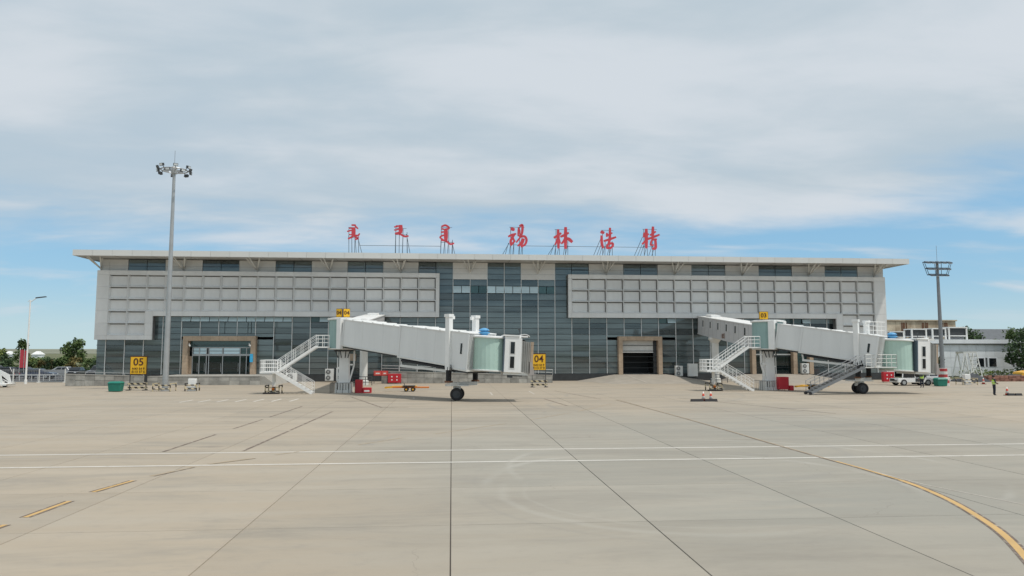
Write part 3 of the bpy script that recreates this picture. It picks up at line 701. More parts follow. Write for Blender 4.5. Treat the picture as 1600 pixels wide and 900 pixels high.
def block_wall(x0, x1, y, th, z1, z0, label, courses=2, bl=1.05, name='block_wall', rail=None):
    w = thing(name, ((x0 + x1) / 2, y, 0), label, 'wall')
    bm = B(); hexa(bm, [(x0 + .03, y + .03, 0), (x1 - .03, y + .03, 0), (x1 - .03, y + th, 0), (x0 + .03, y + th, 0), (x0 + .03, y + .03, z0 - .06), (x1 - .03, y + .03, z1 - .06), (x1 - .03, y + th, z1 - .06), (x0 + .03, y + th, z0 - .06)])
    mk('wall_core', bm, M['granite'], w)
    n = max(1, round((x1 - x0) / bl))
    for i in range(n):
        a = x0 + (x1 - x0) * i / n; b = x0 + (x1 - x0) * (i + 1) / n
        ha = z0 + (z1 - z0) * i / n; hb = z0 + (z1 - z0) * (i + 1) / n
        for c in range(courses):
            f0, f1 = c / courses, (c + 1) / courses; bm = B(); g_ = .018; yy = y + random.uniform(-.02, .012)
            hexa(bm, [(a + g_, yy, ha * f0 + g_), (b - g_, yy, hb * f0 + g_), (b - g_, y + th * .8, hb * f0 + g_), (a + g_, y + th * .8, ha * f0 + g_), (a + g_, yy, ha * f1 - g_), (b - g_, yy, hb * f1 - g_), (b - g_, y + th * .8, hb * f1 - g_), (a + g_, y + th * .8, ha * f1 - g_)])
            mk('block', bm, M['granite'], w)
    bm = B(); hexa(bm, [(x0, y - .04, z0 - .05), (x1, y - .04, z1 - .05), (x1, y + th, z1 - .05), (x0, y + th, z0 - .05), (x0, y - .04, z0 + .03), (x1, y - .04, z1 + .03), (x1, y + th, z1 + .03), (x0, y + th, z0 + .03)]); mk('coping', bm, M['conc'], w)
    if rail:
        bm = B()
        for hz in rail: tube(bm, (x0, y + .1, z0 + hz), (x1, y + .1, z1 + hz), 0.035, n=6)
        for i in range(0, n + 1, 2):
            x = x0 + (x1 - x0) * i / n; z = z0 + (z1 - z0) * i / n; tube(bm, (x, y + .1, z), (x, y + .1, z + max(rail)), 0.035, n=6)
        mk('railing', bm, M['steel'], w)
    return w
block_wall(-43.7, -35.2, 86.6, 0.35, 1.1, 1.35, 'grey stone block wall beside the wire fence, left of the entrance podium', rail=(0.28,))
pod = thing('entrance_podium', (-28.5, 90, 0), 'low granite podium in front of the passenger entrance doors', 'podium')
bm = B(); box(bm, -35.1, -22.4, 87.65, 96.84, 0, 0.98); mk('podium_core', bm, M['granite'], pod)
for i in range(11):
    a = -35.1 + 12.7 * i / 11; b = a + 12.7 / 11
    for z0, z1 in ((0, .5), (.5, 1.0)):
        bm = B(); box(bm, a + .008, b - .008, 87.5 + random.uniform(-.006, .006), 87.66, z0 + .006, z1 - .006); mk('block', bm, M['granite'], pod)
bm = B(); hexa(bm, [(-22.4, 87.6, 0), (-20.6, 87.6, 0), (-20.6, 96.8, 0), (-22.4, 96.8, 0), (-22.4, 87.6, 1.0), (-21.9, 87.6, 1.0), (-21.9, 96.8, 1.0), (-22.4, 96.8, 1.0)]); mk('side_slope', bm, M['conc'], pod)
bm = B(); box(bm, -35.1, -22.4, 87.46, 88.3, 1.0, 1.05); mk('podium_edge', bm, M['conc'], pod)
block_wall(-8.6, 12.6, 90.4, 0.35, 0.95, 1.5, 'long grey block ramp wall with rails behind the near jet bridge', rail=(0.35, 0.7))

# ================================================================== ROOF LETTERING
def brush(bm, pts, w, y0, y1, n=5):
    P = [Vector((p[0], 0, p[1])) for p in smooth_curve(pts, n if len(pts) > 2 else 3)]
    L = []
    for i, p in enumerate(P):
        d = (P[min(i + 1, len(P) - 1)] - P[max(i - 1, 0)]).normalized(); nn = Vector((-d.z, 0, d.x)); u = i / (len(P) - 1)
        ww = w * (0.62 + 0.38 * math.sin(math.pi * (0.15 + 0.75 * u))) / 2
        q = p - d * w * 0.18 if i == 0 else (p + d * w * 0.18 if i == len(P) - 1 else p)
        L.append([bm.verts.new((q + nn * ww * s + Vector((0, yy, 0)))[:]) for yy in (y0, y1) for s in (1, -1)])
    for a, b in zip(L, L[1:]):
        for i, j in ((0, 1), (1, 3), (3, 2), (2, 0)): bm.faces.new([a[i], a[j], b[j], b[i]])
    bm.faces.new([L[0][i] for i in (0, 2, 3, 1)]); bm.faces.new([L[-1][i] for i in (0, 1, 3, 2)])
# strokes: (points..., width) in sketch units, y down; box = the unit box placed at (X left, Z top) with metres per unit
GLYPH = [
 ('first', 'leftmost red Mongolian script word standing on the roof edge', (-13.77, 20.49, 0.00517, 205, 90), [
  ([(365, 180), (365, 380)], 78), ([(318, 105), (412, 105)], 32), ([(395, 108), (425, 150), (472, 192)], 32), ([(250, 185), (345, 187)], 24), ([(210, 268), (270, 250), (345, 232)], 26), ([(255, 350), (335, 350)], 22),
  ([(395, 360), (475, 368), (515, 322)], 30), ([(368, 380), (310, 415), (238, 455)], 34), ([(375, 385), (480, 440), (405, 470)], 32)]),
 ('second', 'second red Mongolian script word standing on the roof edge', (-7.66, 20.44, 0.00631, 215, 95), [
  ([(345, 98), (345, 240)], 66), ([(248, 104), (375, 104)], 22), ([(215, 125), (255, 122), (305, 105)], 22), ([(215, 190), (255, 187), (312, 165)], 22), ([(238, 262), (330, 232)], 24),
  ([(235, 262), (335, 275), (430, 322), (505, 312)], 30)]),
 ('third', 'third red Mongolian script word with long tail, left of the roof centre', (-1.72, 20.66, 0.00637, 1160, 75), [
  ([(1290, 180), (1290, 405)], 66), ([(1200, 118), (1280, 90), (1355, 148), (1255, 180)], 30), ([(1195, 162), (1272, 182)], 24), ([(1190, 238), (1262, 225)], 24), ([(1165, 345), (1200, 315), (1245, 298)], 26), ([(1165, 350), (1235, 395)], 24),
  ([(1195, 402), (1290, 418), (1380, 482), (1455, 465)], 30)]),
 ('xi', 'red rooftop character with a boxed upper right, first of the four Chinese characters', (7.41, 20.82, 0.00694, 180, 65), [
  ([(235, 152), (288, 168)], 48), ([(182, 302), (240, 270), (322, 248)], 30), ([(295, 262), (225, 380), (232, 470)], 36), ([(248, 300), (292, 385)], 30), ([(225, 472), (305, 382)], 30),
  ([(374, 132), (366, 285)], 27), ([(398, 95), (448, 80), (446, 200), (424, 292)], 36), ([(400, 170), (404, 270)], 16), ([(370, 285), (430, 288)], 20),
  ([(395, 312), (488, 295), (528, 362), (500, 450), (425, 495)], 34), ([(405, 318), (332, 412)], 26), ([(448, 340), (420, 420), (362, 480)], 30), ([(480, 345), (455, 420), (415, 480)], 28)]),
 ('lin', 'red rooftop character made of two tree shapes, second of the four Chinese characters', (13.49, 20.6, 0.00699, 1050, 110), [
  ([(1135, 172), (1140, 522)], 42), ([(1058, 322), (1110, 295), (1188, 238)], 36), ([(1132, 310), (1112, 380), (1078, 455)], 30), ([(1150, 345), (1172, 430)], 26),
  ([(1280, 128), (1276, 525)], 48), ([(1188, 302), (1250, 275), (1335, 228)], 36), ([(1268, 330), (1240, 390), (1202, 436)], 32), ([(1300, 338), (1350, 355), (1402, 400)], 48)]),
 ('hao', 'red rooftop character with a dot and bar on its left, third of four Chinese characters', (19.83, 20.58, 0.0070, 225, 125), [
  ([(238, 212), (290, 230)], 44), ([(247, 290), (250, 430), (274, 520)], 38), ([(352, 238), (350, 302)], 28), ([(413, 138), (408, 300), (395, 400), (345, 525)], 36), ([(350, 288), (452, 230)], 28), ([(298, 388), (400, 355), (522, 312)], 34),
  ([(385, 445), (455, 432), (462, 480), (415, 530)], 34), ([(350, 525), (420, 522)], 32), ([(352, 455), (348, 520)], 26)]),
 ('te', 'red rooftop character with hooked right half, rightmost on the roof', (25.47, 20.8, 0.00701, 1015, 105), [
  ([(1110, 162), (1105, 520)], 46), ([(1068, 232), (1058, 312)], 28), ([(1058, 296), (1152, 255)], 30), ([(1028, 448), (1090, 390), (1165, 328)], 30),
  ([(1242, 115), (1232, 350)], 40), ([(1188, 272), (1292, 205)], 30), ([(1150, 348), (1250, 310), (1362, 264)], 34), ([(1212, 372), (1312, 350)], 24), ([(1285, 345), (1288, 520), (1228, 532)], 38), ([(1206, 388), (1196, 462), (1248, 466)], 28)]),
]
for key, lab, (gx, gz, s, ux, uy), strokes in GLYPH:
    allp = [p for st, w in strokes for p in st]
    xa = gx + (min(p[0] for p in allp) - ux) * s; xb = gx + (max(p[0] for p in allp) - ux) * s; zb = gz - (max(p[1] for p in allp) - uy) * s
    root = thing('rooftop_character', ((xa + xb) / 2, 95.2, 16.5), lab, 'sign letter', 'red letters on the roof')
    for i, (st, w) in enumerate(strokes):
        bm = B(); brush(bm, [(gx + (a - ux) * s, gz - (b - uy) * s) for a, b in st], w * s * 1.34, 95.0 + 0.004 * i, 95.16 + 0.003 * i); mk('stroke', bm, M['redsign'], root)
    cjk = gx > 5
    bm = B(); mid = zb + 0.35; w_ = xb - xa
    for u in ((0.1, 0.35, 0.62, 0.9) if not cjk else (0.12, 0.3, 0.62, 0.78)):
        x = xa + w_ * u; tube(bm, (x, 95.3, gz - .33 if u in (0.1, 0.12, 0.62) else zb + 1.0 * (0.6 if not cjk else 1)), (x + random.uniform(-.1, .1), 95.3, 16.5), 0.038, n=5)
        tube(bm, (x, 95.3, zb + .5), (x + (-0.1 if not cjk else -0.05) + random.uniform(-.15, .1), 97.4, 16.5), 0.034, n=5)
    if cjk: tube(bm, (xa + .1, 95.3, zb + (1.6 if key in ('hao', 'te') else .5)), (xa - 0.95, 96.6, 16.5), 0.036, n=5); tube(bm, (xa + .0, 95.3, zb + .5), (xa - .45, 96.8, 16.5), 0.034, n=5)
    else: tube(bm, (xb - .25, 95.3, zb + .35), (xb + .25, 96.9, 16.5), 0.036, n=5)
    for z in (zb + .25, gz - .35): tube(bm, (xa + .1, 95.28, z), (xb - .25, 95.28, z), 0.03, n=5)
    beam(bm, (xa - .9, 95.3, 16.53), (xb + .2, 95.3, 16.53), .06); beam(bm, (xa - 1.0, 96.7, 16.53), (xb + .3, 97.1, 16.53), .06); beam(bm, (xa - .5, 95.3, 16.53), (xa - .5, 96.8, 16.53), .05)
    mk('support_frame', bm, M['steelframe'], root)
for a, b, lab in ((-12.2, -1.5, 'thin dark conduit running between the three Mongolian script words'), (9.5, 25.9, 'thin dark conduit running between the four Chinese characters')):
    bm = B(); za, zb = (17.78, 17.80) if a < 0 else (17.98, 17.98); tube(bm, (a, 95.35, za), (b, 95.35, zb), 0.032, n=5); tag(mk('conduit', bm, M['steelframe'], org=(a, 95.35, 17.7)), lab, 'conduit')

# ================================================================== JET BRIDGES
def railing(bm, pts, h=1.05, r=0.024, every=0.9, mid=True):
    for a, b in zip(pts, pts[1:]):
        a = Vector(a); b = Vector(b); up = Vector((0, 0, h))
        tube(bm, a + up, b + up, r, n=5)
        if mid:
            for f in (0.35, 0.68): tube(bm, a + up * f, b + up * f, r * .7, n=4)
        n = max(1, round((b - a).length / every))
        for i in range(n + 1):
            p = a.lerp(b, i / n); tube(bm, p, p + up, r, n=5)
def flight(root, name, a, b, w, axis_w, m, n, rails=True, tread=None):
    """a flight of steps from a (low) to b (high); w = width along axis_w"""
    a = Vector(a); b = Vector(b); wv = Vector(axis_w) * w / 2
    bm = B()
    for s in (-1, 1): beam(bm, a + wv * s, b + wv * s, 0.07, 0.24)
    st = mk(name, bm, m, root)
    for i in range(n):
        p = a.lerp(b, (i + .5) / n); d = (b - a); d.z = 0; d.normalize()
        bm = B(); beam(bm, p - wv * .96 + Vector((0, 0, .06)), p + wv * .96 + Vector((0, 0, .06)), 0.26, 0.035, up=(0, 0, 1)); mk('step', bm, tread or m, st)
    if rails:
        for s in (-1, 1):
            bm = B(); railing(bm, [a + wv * s + Vector((0, 0, .1)), b + wv * s + Vector((0, 0, .1))], 1.0); mk('handrail', bm, m, st)
    return st
def service_stair(root, cx, cy):
    """fixed stair of two flights at the rotunda; (cx, cy) is the rotunda centre"""
    lz, tz = 2.05, 4.36
    x0, x1 = cx - 7.3, cx - 5.9; ya, yb = cy - 2.3, cy - 0.1
    bm = B(); box(bm, x0, x1, ya, yb, lz - .16, lz); ld = mk('landing', bm, M['white'], root)
    bm = B(); railing(bm, [(x1, ya + .02, lz), (x0 + .02, ya + .02, lz), (x0 + .02, yb - .02, lz), (x1, yb - .02, lz)], 1.05, 0.03, 0.34); mk('handrail', bm, M['white'], ld)
    bm = B(); tube(bm, (x0 + 1.05, cy - 1.2, 0.2), (x0 + 1.05, cy - 1.2, lz - .16), 0.16, n=10); mk('landing_post', bm, M['offwhite'], ld)
    flight(root, 'upper_flight', (x1 - .05, cy - .65, lz), (cx - 2.5, cy - .65, tz), 0.95, (0, 1, 0), M['white'], 12)
    flight(root, 'lower_flight', (cx - 2.55, cy - 1.75, 0.02), (x1 - .1, cy - 1.75, lz), 0.95, (0, 1, 0), M['white'], 10)
    bm = B(); box(bm, cx - 2.5, cx - 1.25, cy - 1.15, cy - .15, tz - .12, tz); pl = mk('top_platform', bm, M['white'], root)
    bm = B(); railing(bm, [(cx - 2.5, cy - 1.12, tz), (cx - 1.3, cy - 1.12, tz)], 1.05, 0.03, 0.55); mk('handrail', bm, M['white'], pl)
    bm = B(); railing(bm, [(cx - 2.5, cy - .18, tz), (cx - 1.3, cy - .18, tz)], 1.05, 0.03, 0.55); mk('handrail', bm, M['white'], pl)
def tunnel(root, p, q, w, h, trim=True, name='tunnel_section'):
    """box tunnel from p to q (floor-centre points), with roof cap, floor edge and end collars"""
    p = Vector(p); q = Vector(q); d = (q - p).normalized(); s = d.cross(Vector((0, 0, 1))).normalized(); u = s.cross(d)
    def bx(bm, a, b, l, r, z0, z1):
        A, C = p + d * a, p + d * b
        hexa(bm, [A + s * l + u * z0, A + s * r + u * z0, C + s * r + u * z0, C + s * l + u * z0, A + s * l + u * z1, A + s * r + u * z1, C + s * r + u * z1, C + s * l + u * z1])
    L = (q - p).length
    bm = B(); bx(bm, 0, L, -w / 2, w / 2, 0, h); t = mk(name, bm, M['tunnel'], root)
    bm = B(); bx(bm, -.03, L + .03, -w / 2 - .06, w / 2 + .06, h, h + .07)
    n = max(2, round(L / 1.6))
    for i in range(1, n): bx(bm, L * i / n - .1, L * i / n + .1, -w / 2 - .08, w / 2 + .08, h + .07, h + .13)
    mk('roof_cap', bm, M['white'], t)
    bm = B(); bx(bm, -.02, L + .02, -w / 2 - .05, w / 2 + .05, -.14, 0); mk('floor_beam', bm, M['offwhite'], t)
    bm = B(); bx(bm, .15, L - .15, -w / 2 + .25, w / 2 - .25, -.3, -.15); mk('underframe', bm, M['darksteel'], t)
    for e in (0.0, L - .16):
        bm = B(); bx(bm, e, e + .16, -w / 2 - .05, w / 2 + .05, .01, h - .01); mk('end_collar', bm, M['tunnel'], t)
    for f in (0.34, 0.67) if L > 4 else ():
        bm = B(); bx(bm, L * f - .006, L * f + .006, -w / 2 - .004, w / 2 + .004, .02, h - .02); mk('panel_seam', bm, M['walkway'], t)
    return t, (p, d, s, u)

def jet_bridge(label, C0, W, za, zb, secs, cab_c, cab_ang, number, stairs_label, drive_stair):
    cx, cy = C0
    root = thing('jet_bridge', (cx, cy, 0), label, 'jet bridge', 'jet bridges')
    # support column with base cage
    bm = B(); hexa(bm, [(cx - .5, cy - .5, .35), (cx + .5, cy - .5, .35), (cx + .5, cy + .5, .35), (cx - .5, cy + .5, .35), (cx - .42, cy - .42, 4.0), (cx + .42, cy - .42, 4.0), (cx + .42, cy + .42, 4.0), (cx - .42, cy + .42, 4.0)])
    colm = mk('support_column', bm, M['white'], root)
    bm = B()
    s = 1 if number == '04' else -1
    beam(bm, (cx + s * .95, cy - .4, 4.0), (cx + s * .95, cy - .4, 2.6), 0.14); beam(bm, (cx + s * .95, cy - .4, 2.6), (cx + s * .5, cy - .4, 0.9), 0.13); beam(bm, (cx + s * .4, cy - .4, 2.65), (cx + s * .95, cy - .4, 2.65), 0.14)
    tube(bm, (cx - s * .58, cy - .45, 1.0), (cx - s * .58, cy - .45, 4.0), .05, n=6); beam(bm, (cx - s * .58, cy - .45, 2.4), (cx - s * .4, cy - .4, 2.4), .08)
    mk('column_brace', bm, M['white'], colm)
    bm = B(); box(bm, cx - .75, cx + .75, cy - .75, cy + .75, 0, .3)
    for i in range(6): box(bm, cx - .72 + .26 * i, cx - .56 + .26 * i, cy - .72, cy + .72, .3, .95)
    mk('column_base', bm, M['offwhite'], root)
    bm = B(); railing(bm, [(cx + 1.15, cy + 1.0, 0), (cx + 1.15, cy - 1.0, 0), (cx - 1.15, cy - 1.0, 0), (cx - 1.15, cy + 1.0, 0)], .95, .018, .57, False); mk('base_guard', bm, M['darksteel'], root)
    bm = B(); box(bm, cx - .9, cx + .9, cy - .7, cy + .7, 3.9, 4.15); lathe(bm, (cx, cy, 4.0), [(1.0, 0), (1.45, .12), (1.45, .2)], 20)
    for s in (-.5, -.2, .15, .4): tube(bm, (cx + s, cy - .75, 3.3), (cx + s * 1.6, cy - .8, 4.05), .05, n=5)
    mk('turntable', bm, M['darksteel'], root)
    # rotunda: slatted curtain drum
    bm = B()
    n = 44; prof = []
    for i in range(n):
        a = 2 * math.pi * i / n; r = 1.5 if i % 2 else 1.47; prof.append((cx + r * math.cos(a), cy + r * math.sin(a)))
    lo = [bm.verts.new((x, y, 4.2)) for x, y in prof]; hi = [bm.verts.new((x, y, 6.88)) for x, y in prof]
    for i in range(n): bm.faces.new([lo[i], lo[(i + 1) % n], hi[(i + 1) % n], hi[i]])
    bm.faces.new(lo[::-1]); bm.faces.new(hi)
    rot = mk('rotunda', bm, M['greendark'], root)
    bm = B(); lathe(bm, (cx, cy, 6.88), [(1.62, 0), (1.66, .05), (1.66, .16), (1.3, .22)], 28); mk('rotunda_roof', bm, M['white'], rot)
    bm = B(); lathe(bm, (cx, cy, 4.08), [(1.5, 0), (1.58, .04), (1.58, .13)], 28); mk('rotunda_floor', bm, M['offwhite'], rot)
    d2 = Vector((W[0] - cx, W[1] - cy, 0)).normalized(); sv = Vector((d2.y, -d2.x, 0))
    c = Vector((cx, cy, 0))
    bm = B()
    for s in (-1, 1):
        p = c + d2 * 1.05 + sv * s * 1.34
        beam(bm, p + Vector((0, 0, 4.12)), p + Vector((0, 0, 7.0)), 0.34, 0.62, up=d2)
    beam(bm, c + d2 * 1.05 + sv * 1.4 + Vector((0, 0, 6.9)), c + d2 * 1.05 - sv * 1.4 + Vector((0, 0, 6.9)), 0.6, 0.3)
    mk('hinge_frame', bm, M['white'], rot)
    # number boards
    for k, (ang, off) in enumerate(((28, -.33), (-28, .33)) if number == '04' else ((8, 0.0),)):
        w_ = 0.33 if number == '04' else 0.45
        ex, ey = math.cos(R(ang)), -math.sin(R(ang)); px, py = cx - .1 + off * 1.0 - (.7 if number == '03' else 0), cy - 1.0
        bm = B(); beam(bm, (px - ex * w_, py - ey * w_, 7.54), (px + ex * w_, py + ey * w_, 7.54), 0.10, 0.80); sb = mk('number_board', bm, M['ink'], root)
        bm = B(); nx, ny = -math.sin(R(ang)), -math.cos(R(ang))
        beam(bm, (px - ex * (w_ - .03) + nx * .05, py - ey * (w_ - .03) + ny * .05, 7.54), (px + ex * (w_ - .03) + nx * .05, py + ey * (w_ - .03) + ny * .05, 7.54), 0.02, 0.74); mk('board_face', bm, M['yellow'], sb)
        bm = B(); tube(bm, (px, py + .1, 6.9), (px, py + .1, 7.3), .04); mk('board_post', bm, M['white'], sb)
        tm = text_mesh('board_digits', number, 0.52 if number == '04' else 0.6, M['ink'], 0.006)
        inst('digits', tm, sb, (px + nx * .075 - cx, py + ny * .075 - cy, 7.53), (0, 0, -R(ang)))
    # telescoping tunnel sections
    L = Vector((W[0] - cx, W[1] - cy, 0)).length
    def pt(s): return c + d2 * s + Vector((0, 0, za + (zb - za) * s / L))
    last = None
    for i, (s0, s1, w, h, dz) in enumerate(secs):
        t, fr = tunnel(root, pt(s0) + Vector((0, 0, dz)), pt(s1) + Vector((0, 0, dz)), w, h); last = (t, fr, s0, s1, w, h)
    # hose tray hanging under the middle section
    s0, s1, w, h, dz = secs[1]; f = pt(s0 + .3) - sv * -0 ; g_ = pt(s1 - .4)
    near = sv * (1 if sv.y < 0 else -1)
    a = f + near * (w / 2 - .1) + Vector((0, 0, dz - .25)); b = g_ + near * (w / 2 - .1) + Vector((0, 0, dz - .2))
    bm = B(); beam(bm, a + Vector((0, 0, -.55)), b + Vector((0, 0, -.32)), .12, .2); beam(bm, a, a + d2 * .1 + Vector((0, 0, -.55)), .12); beam(bm, b - d2 * .6, b + Vector((0, 0, -.32)), .12); mk('cable_tray', bm, M['offwhite'], root)
    bm = B(); beam(bm, a + Vector((0, 0, -.1)) + d2 * .2, b + Vector((0, 0, -.1)) - d2 * .2, .3, .16); mk('cable_bundle', bm, M['black'], root)
    # lift columns and bogie
    t, fr, s0, s1, w, h = last
    ws = L
    base = pt(ws); lift = []
    for s in (-1, 1):
        p = c + d2 * ws + sv * s * (w / 2 + .02)
        bm = B(); beam(bm, (p.x, p.y, zb - .55), (p.x, p.y, 6.62), 0.40, 0.44, up=d2); lc = mk('lift_column', bm, M['white'], root)
        bm = B(); beam(bm, (p.x, p.y, 6.62), (p.x, p.y, 6.86), 0.54, 0.56, up=d2)
        inn = -sv * s; beam(bm, (p.x, p.y, 6.6), (p.x + inn.x * .55, p.y + inn.y * .55, 6.6), .2, .26); mk('column_head', bm, M['white'], lc)
        bm = B(); beam(bm, (p.x, p.y, 1.5), (p.x, p.y, zb - .55), 0.30, 0.32, up=d2)
        for q in range(3): beam(bm, (p.x - .1 + .1 * q, p.y - .2, 1.5), (p.x - .1 + .1 * q, p.y - .2, zb - .3), .05)
        mk('inner_column', bm, M['black'], lc)
        bm = B(); beam(bm, (p.x, p.y, 1.44), (p.x, p.y, 1.58), .46, .46, up=d2); mk('foot_plate', bm, M['rustdark'], lc)
        lift.append(p)
    wc = Vector((W[0] - .42, W[1], 0))
    bm = B(); beam(bm, (lift[0].x, lift[0].y, 1.3), (lift[1].x, lift[1].y, 1.3), 0.5, 0.28); box(bm, wc.x - .95, wc.x + .95, wc.y - .75, wc.y + .75, 1.14, 1.24); box(bm, wc.x - .3, wc.x + .3, wc.y - .3, wc.y + .3, .7, 1.2)
    bg_ = mk('bogie', bm, M['offwhite'], root)
    bm = B(); tube(bm, (wc.x, wc.y - .75, .5), (wc.x, wc.y + .75, .5), .12); mk('axle', bm, M['darksteel'], bg_)
    for s in (-1, 1):
        yy = wc.y + s * .6; xo = wc.x + (0.12 if s > 0 else -.05)
        bm = B(); R0 = .5
        rings = [(R0 * .62, -.2), (R0 * .93, -.2), (R0, -.13), (R0, .13), (R0 * .93, .2), (R0 * .62, .2)]
        vs = [[bm.verts.new((xo + r * math.cos(2 * math.pi * i / 26), yy + o, .5 + r * math.sin(2 * math.pi * i / 26))) for i in range(26)] for r, o in rings]
        for aa, bb in zip(vs, vs[1:] + vs[:1]):
            for i in range(26): bm.faces.new([aa[i], aa[(i + 1) % 26], bb[(i + 1) % 26], bb[i]])
        wh = mk('wheel', bm, M['black'], root)
        bm = B(); tube(bm, (xo, yy - .15, .5), (xo, yy + .15, .5), .31, n=20); tube(bm, (xo, yy - .2, .5), (xo, yy - .15, .5), .12, n=10); mk('rim', bm, M['darksteel'], wh)
    for (ox, oz, r) in ((.75, zb - .2, .26),):
        p = c + d2 * (ws + .6) + near * (w / 2); bm = B(); prev = None
        for i in range(13):
            a_ = math.pi + math.pi * i / 12; q = Vector((p.x + r * math.cos(a_), p.y, zb - .12 + 2.2 * r * math.sin(a_)))
            if prev is not None: tube(bm, prev, q, .045, n=5)
            prev = q
        mk('hose', bm, M['black'], root)
    # window in the outer section
    p0, d, s_, u = fr; ln = (near.dot(s_) > 0 and 1 or -1)
    Ls = s1 - s0
    q = p0 + d * (Ls - .75) + s_ * ln * (w / 2) + u * (h * .56)
    bm = B(); beam(bm, q - u * .48, q + u * .48, .28, .05, up=s_); wn_ = mk('window', bm, M['white'], t)
    bm = B(); beam(bm, q - u * .42, q + u * .42, .2, .08, up=s_); mk('pane', bm, M['carwin'], wn_)
    # cab rotunda and cab
    gx, gy, gz0, gz1 = cab_c
    bm = B(); n = 52; prof = []
    for i in range(n):
        a = 2 * math.pi * i / n; r = 1.42 if i % 2 else 1.405; prof.append((gx + r * math.cos(a), gy + r * math.sin(a)))
    tl = 0.05
    lo = [bm.verts.new((x, y, gz0 + .18 - (x - gx) * tl)) for x, y in prof]; hi = [bm.verts.new((x, y, gz1 - .2 - (x - gx) * tl)) for x, y in prof]
    for i in range(n): bm.faces.new([lo[i], lo[(i + 1) % n], hi[(i + 1) % n], hi[i]])
    bm.faces.new(lo[::-1]); bm.faces.new(hi)
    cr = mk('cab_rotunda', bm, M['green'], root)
    for (z, hh, rr, nm, mm) in ((gz1 - .2, .13, 1.56, 'drum_roof', M['white']), (gz0 + .06, .12, 1.5, 'drum_floor', M['offwhite'])):
        bm = B(); lathe(bm, (0, 0, 0), [(rr - .08, 0), (rr, .03), (rr, hh), (rr - .2, hh + .06)], 32)
        for v in bm.verts: v.co = Vector((gx + v.co.x, gy + v.co.y, z + v.co.z - v.co.x * tl))
        mk(nm, bm, mm, cr)
    ca = Matrix.Rotation(R(cab_ang), 3, 'Z') @ Matrix.Rotation(R(2.6), 3, 'Y'); co = Vector((gx, gy, gz0))
    def cpt(x, y, z): return co + ca @ Vector((x, y, z))
    def cbox(bm, x0, x1, y0, y1, z0, z1): hexa(bm, [cpt(*v) for v in ((x0, y0, z0), (x1, y0, z0), (x1, y1, z0), (x0, y1, z0), (x0, y0, z1), (x1, y0, z1), (x1, y1, z1), (x0, y1, z1))])
    H_ = gz1 - gz0
    bm = B(); cbox(bm, 1.0, 2.28, -1.5, 1.5, 0.05, H_); cab = mk('cab', bm, M['white'], root, bevel=.04)
    bm = B(); cbox(bm, .93, 1.02, -1.53, 1.53, .1, H_ - .1); mk('cab_seal', bm, M['steelframe'], cab)
    for z0, z1 in ((.42, 1.30), (1.52, 2.42)):
        bm = B(); cbox(bm, 1.42, 1.86, -1.525, -1.47, z0 - .06, z1 + .06); wf = mk('window', bm, M['offwhite'], cab)
        bm = B(); cbox(bm, 1.48, 1.80, -1.535, -1.50, z0, z1); mk('pane', bm, M['carwin'], wf)
    bm = B(); cbox(bm, .9, 2.15, -1.56, 1.56, H_ + .01, H_ + .12); cbox(bm, 2.15, 2.8, -1.4, 1.4, H_ - .02, H_ + .1); mk('cab_roof', bm, M['white'], cab)
    bm = B(); cbox(bm, 1.0, 3.0, -1.3, 1.3, -.12, .04); mk('cab_floor', bm, M['offwhite'], cab)
    bm = B(); cbox(bm, 1.35, 1.75, -1.25, -.7, -.34, -.125); cbox(bm, 1.75, 2.5, -1.1, -1.0, -.22, -.125); mk('cab_gear', bm, M['darksteel'], cab)
    # folding canopy: one fold after another, leaning outwards
    can = mk('canopy', (lambda b: (cbox(b, 2.29, 2.36, -1.46, 1.46, .1, H_ - .12), b)[1])(B()), M['white'], root)
    nf = 9
    for i in range(nf):
        x = 2.38 + .075 * i; bm = B(); wv = 1.42 - (.05 if i % 2 else 0)
        for (y0, y1, z0, z1) in ((-wv, -wv + .1, .12, H_ - .2), (wv - .1, wv, .12, H_ - .2), (-wv, wv, H_ - .3, H_ - .2)): cbox(bm, x, x + .055, y0, y1, z0 - .012 * i, z1 - .03 * i)
        mk('fold', bm, M['bellows'], can)
    bm = B(); cbox(bm, 3.07, 3.28, -1.35, -1.05, .6, H_ - .602); cbox(bm, 3.07, 3.28, 1.05, 1.35, .6, H_ - .602); cbox(bm, 3.06, 3.29, -1.36, 1.36, H_ - .6, H_ - .35); mk('bumper_cushion', bm, M['tan'], can)
    for y in (-1.42, 1.3):
        bm = B(); hexa(bm, [cpt(*v) for v in ((3.0, y, -.1), (3.45, y, -.05), (3.45, y + .12, -.05), (3.0, y + .12, -.1), (2.95, y, .95), (3.2, y, .95), (3.2, y + .12, .95), (2.95, y + .12, .95))])
        mk('side_flap', bm, M['greycloth'], can)
    bm = B(); pts_ = []
    for i in range(7):
        a = math.pi * (.05 + .9 * i / 6); pts_.append((2.55 + .42 * math.cos(a), H_ + .02 + .22 * math.sin(a)))
    for (x0, z0), (x1, z1) in zip(pts_, pts_[1:]): hexa(bm, [cpt(*v) for v in ((x0, -1.3, z0 - .05), (x1, -1.3, z1 - .05), (x1, 1.3, z1 - .05), (x0, 1.3, z0 - .05), (x0, -1.3, z0), (x1, -1.3, z1), (x1, 1.3, z1), (x0, 1.3, z0))])
    mk('canopy_hood', bm, M['white'], can)
    # blue roof ventilator
    vx, vy = gx - .42, gy - .2
    bm = B(); lathe(bm, (vx, vy, gz1 - .12), [(.3, 0), (.3, .26), (.46, .3), (.46, .38), (.3, .44), (.3, .5), (.44, .55), (.3, .68), (.1, .74)], 18); mk('ventilator', bm, M['blue'], root, smooth=False)
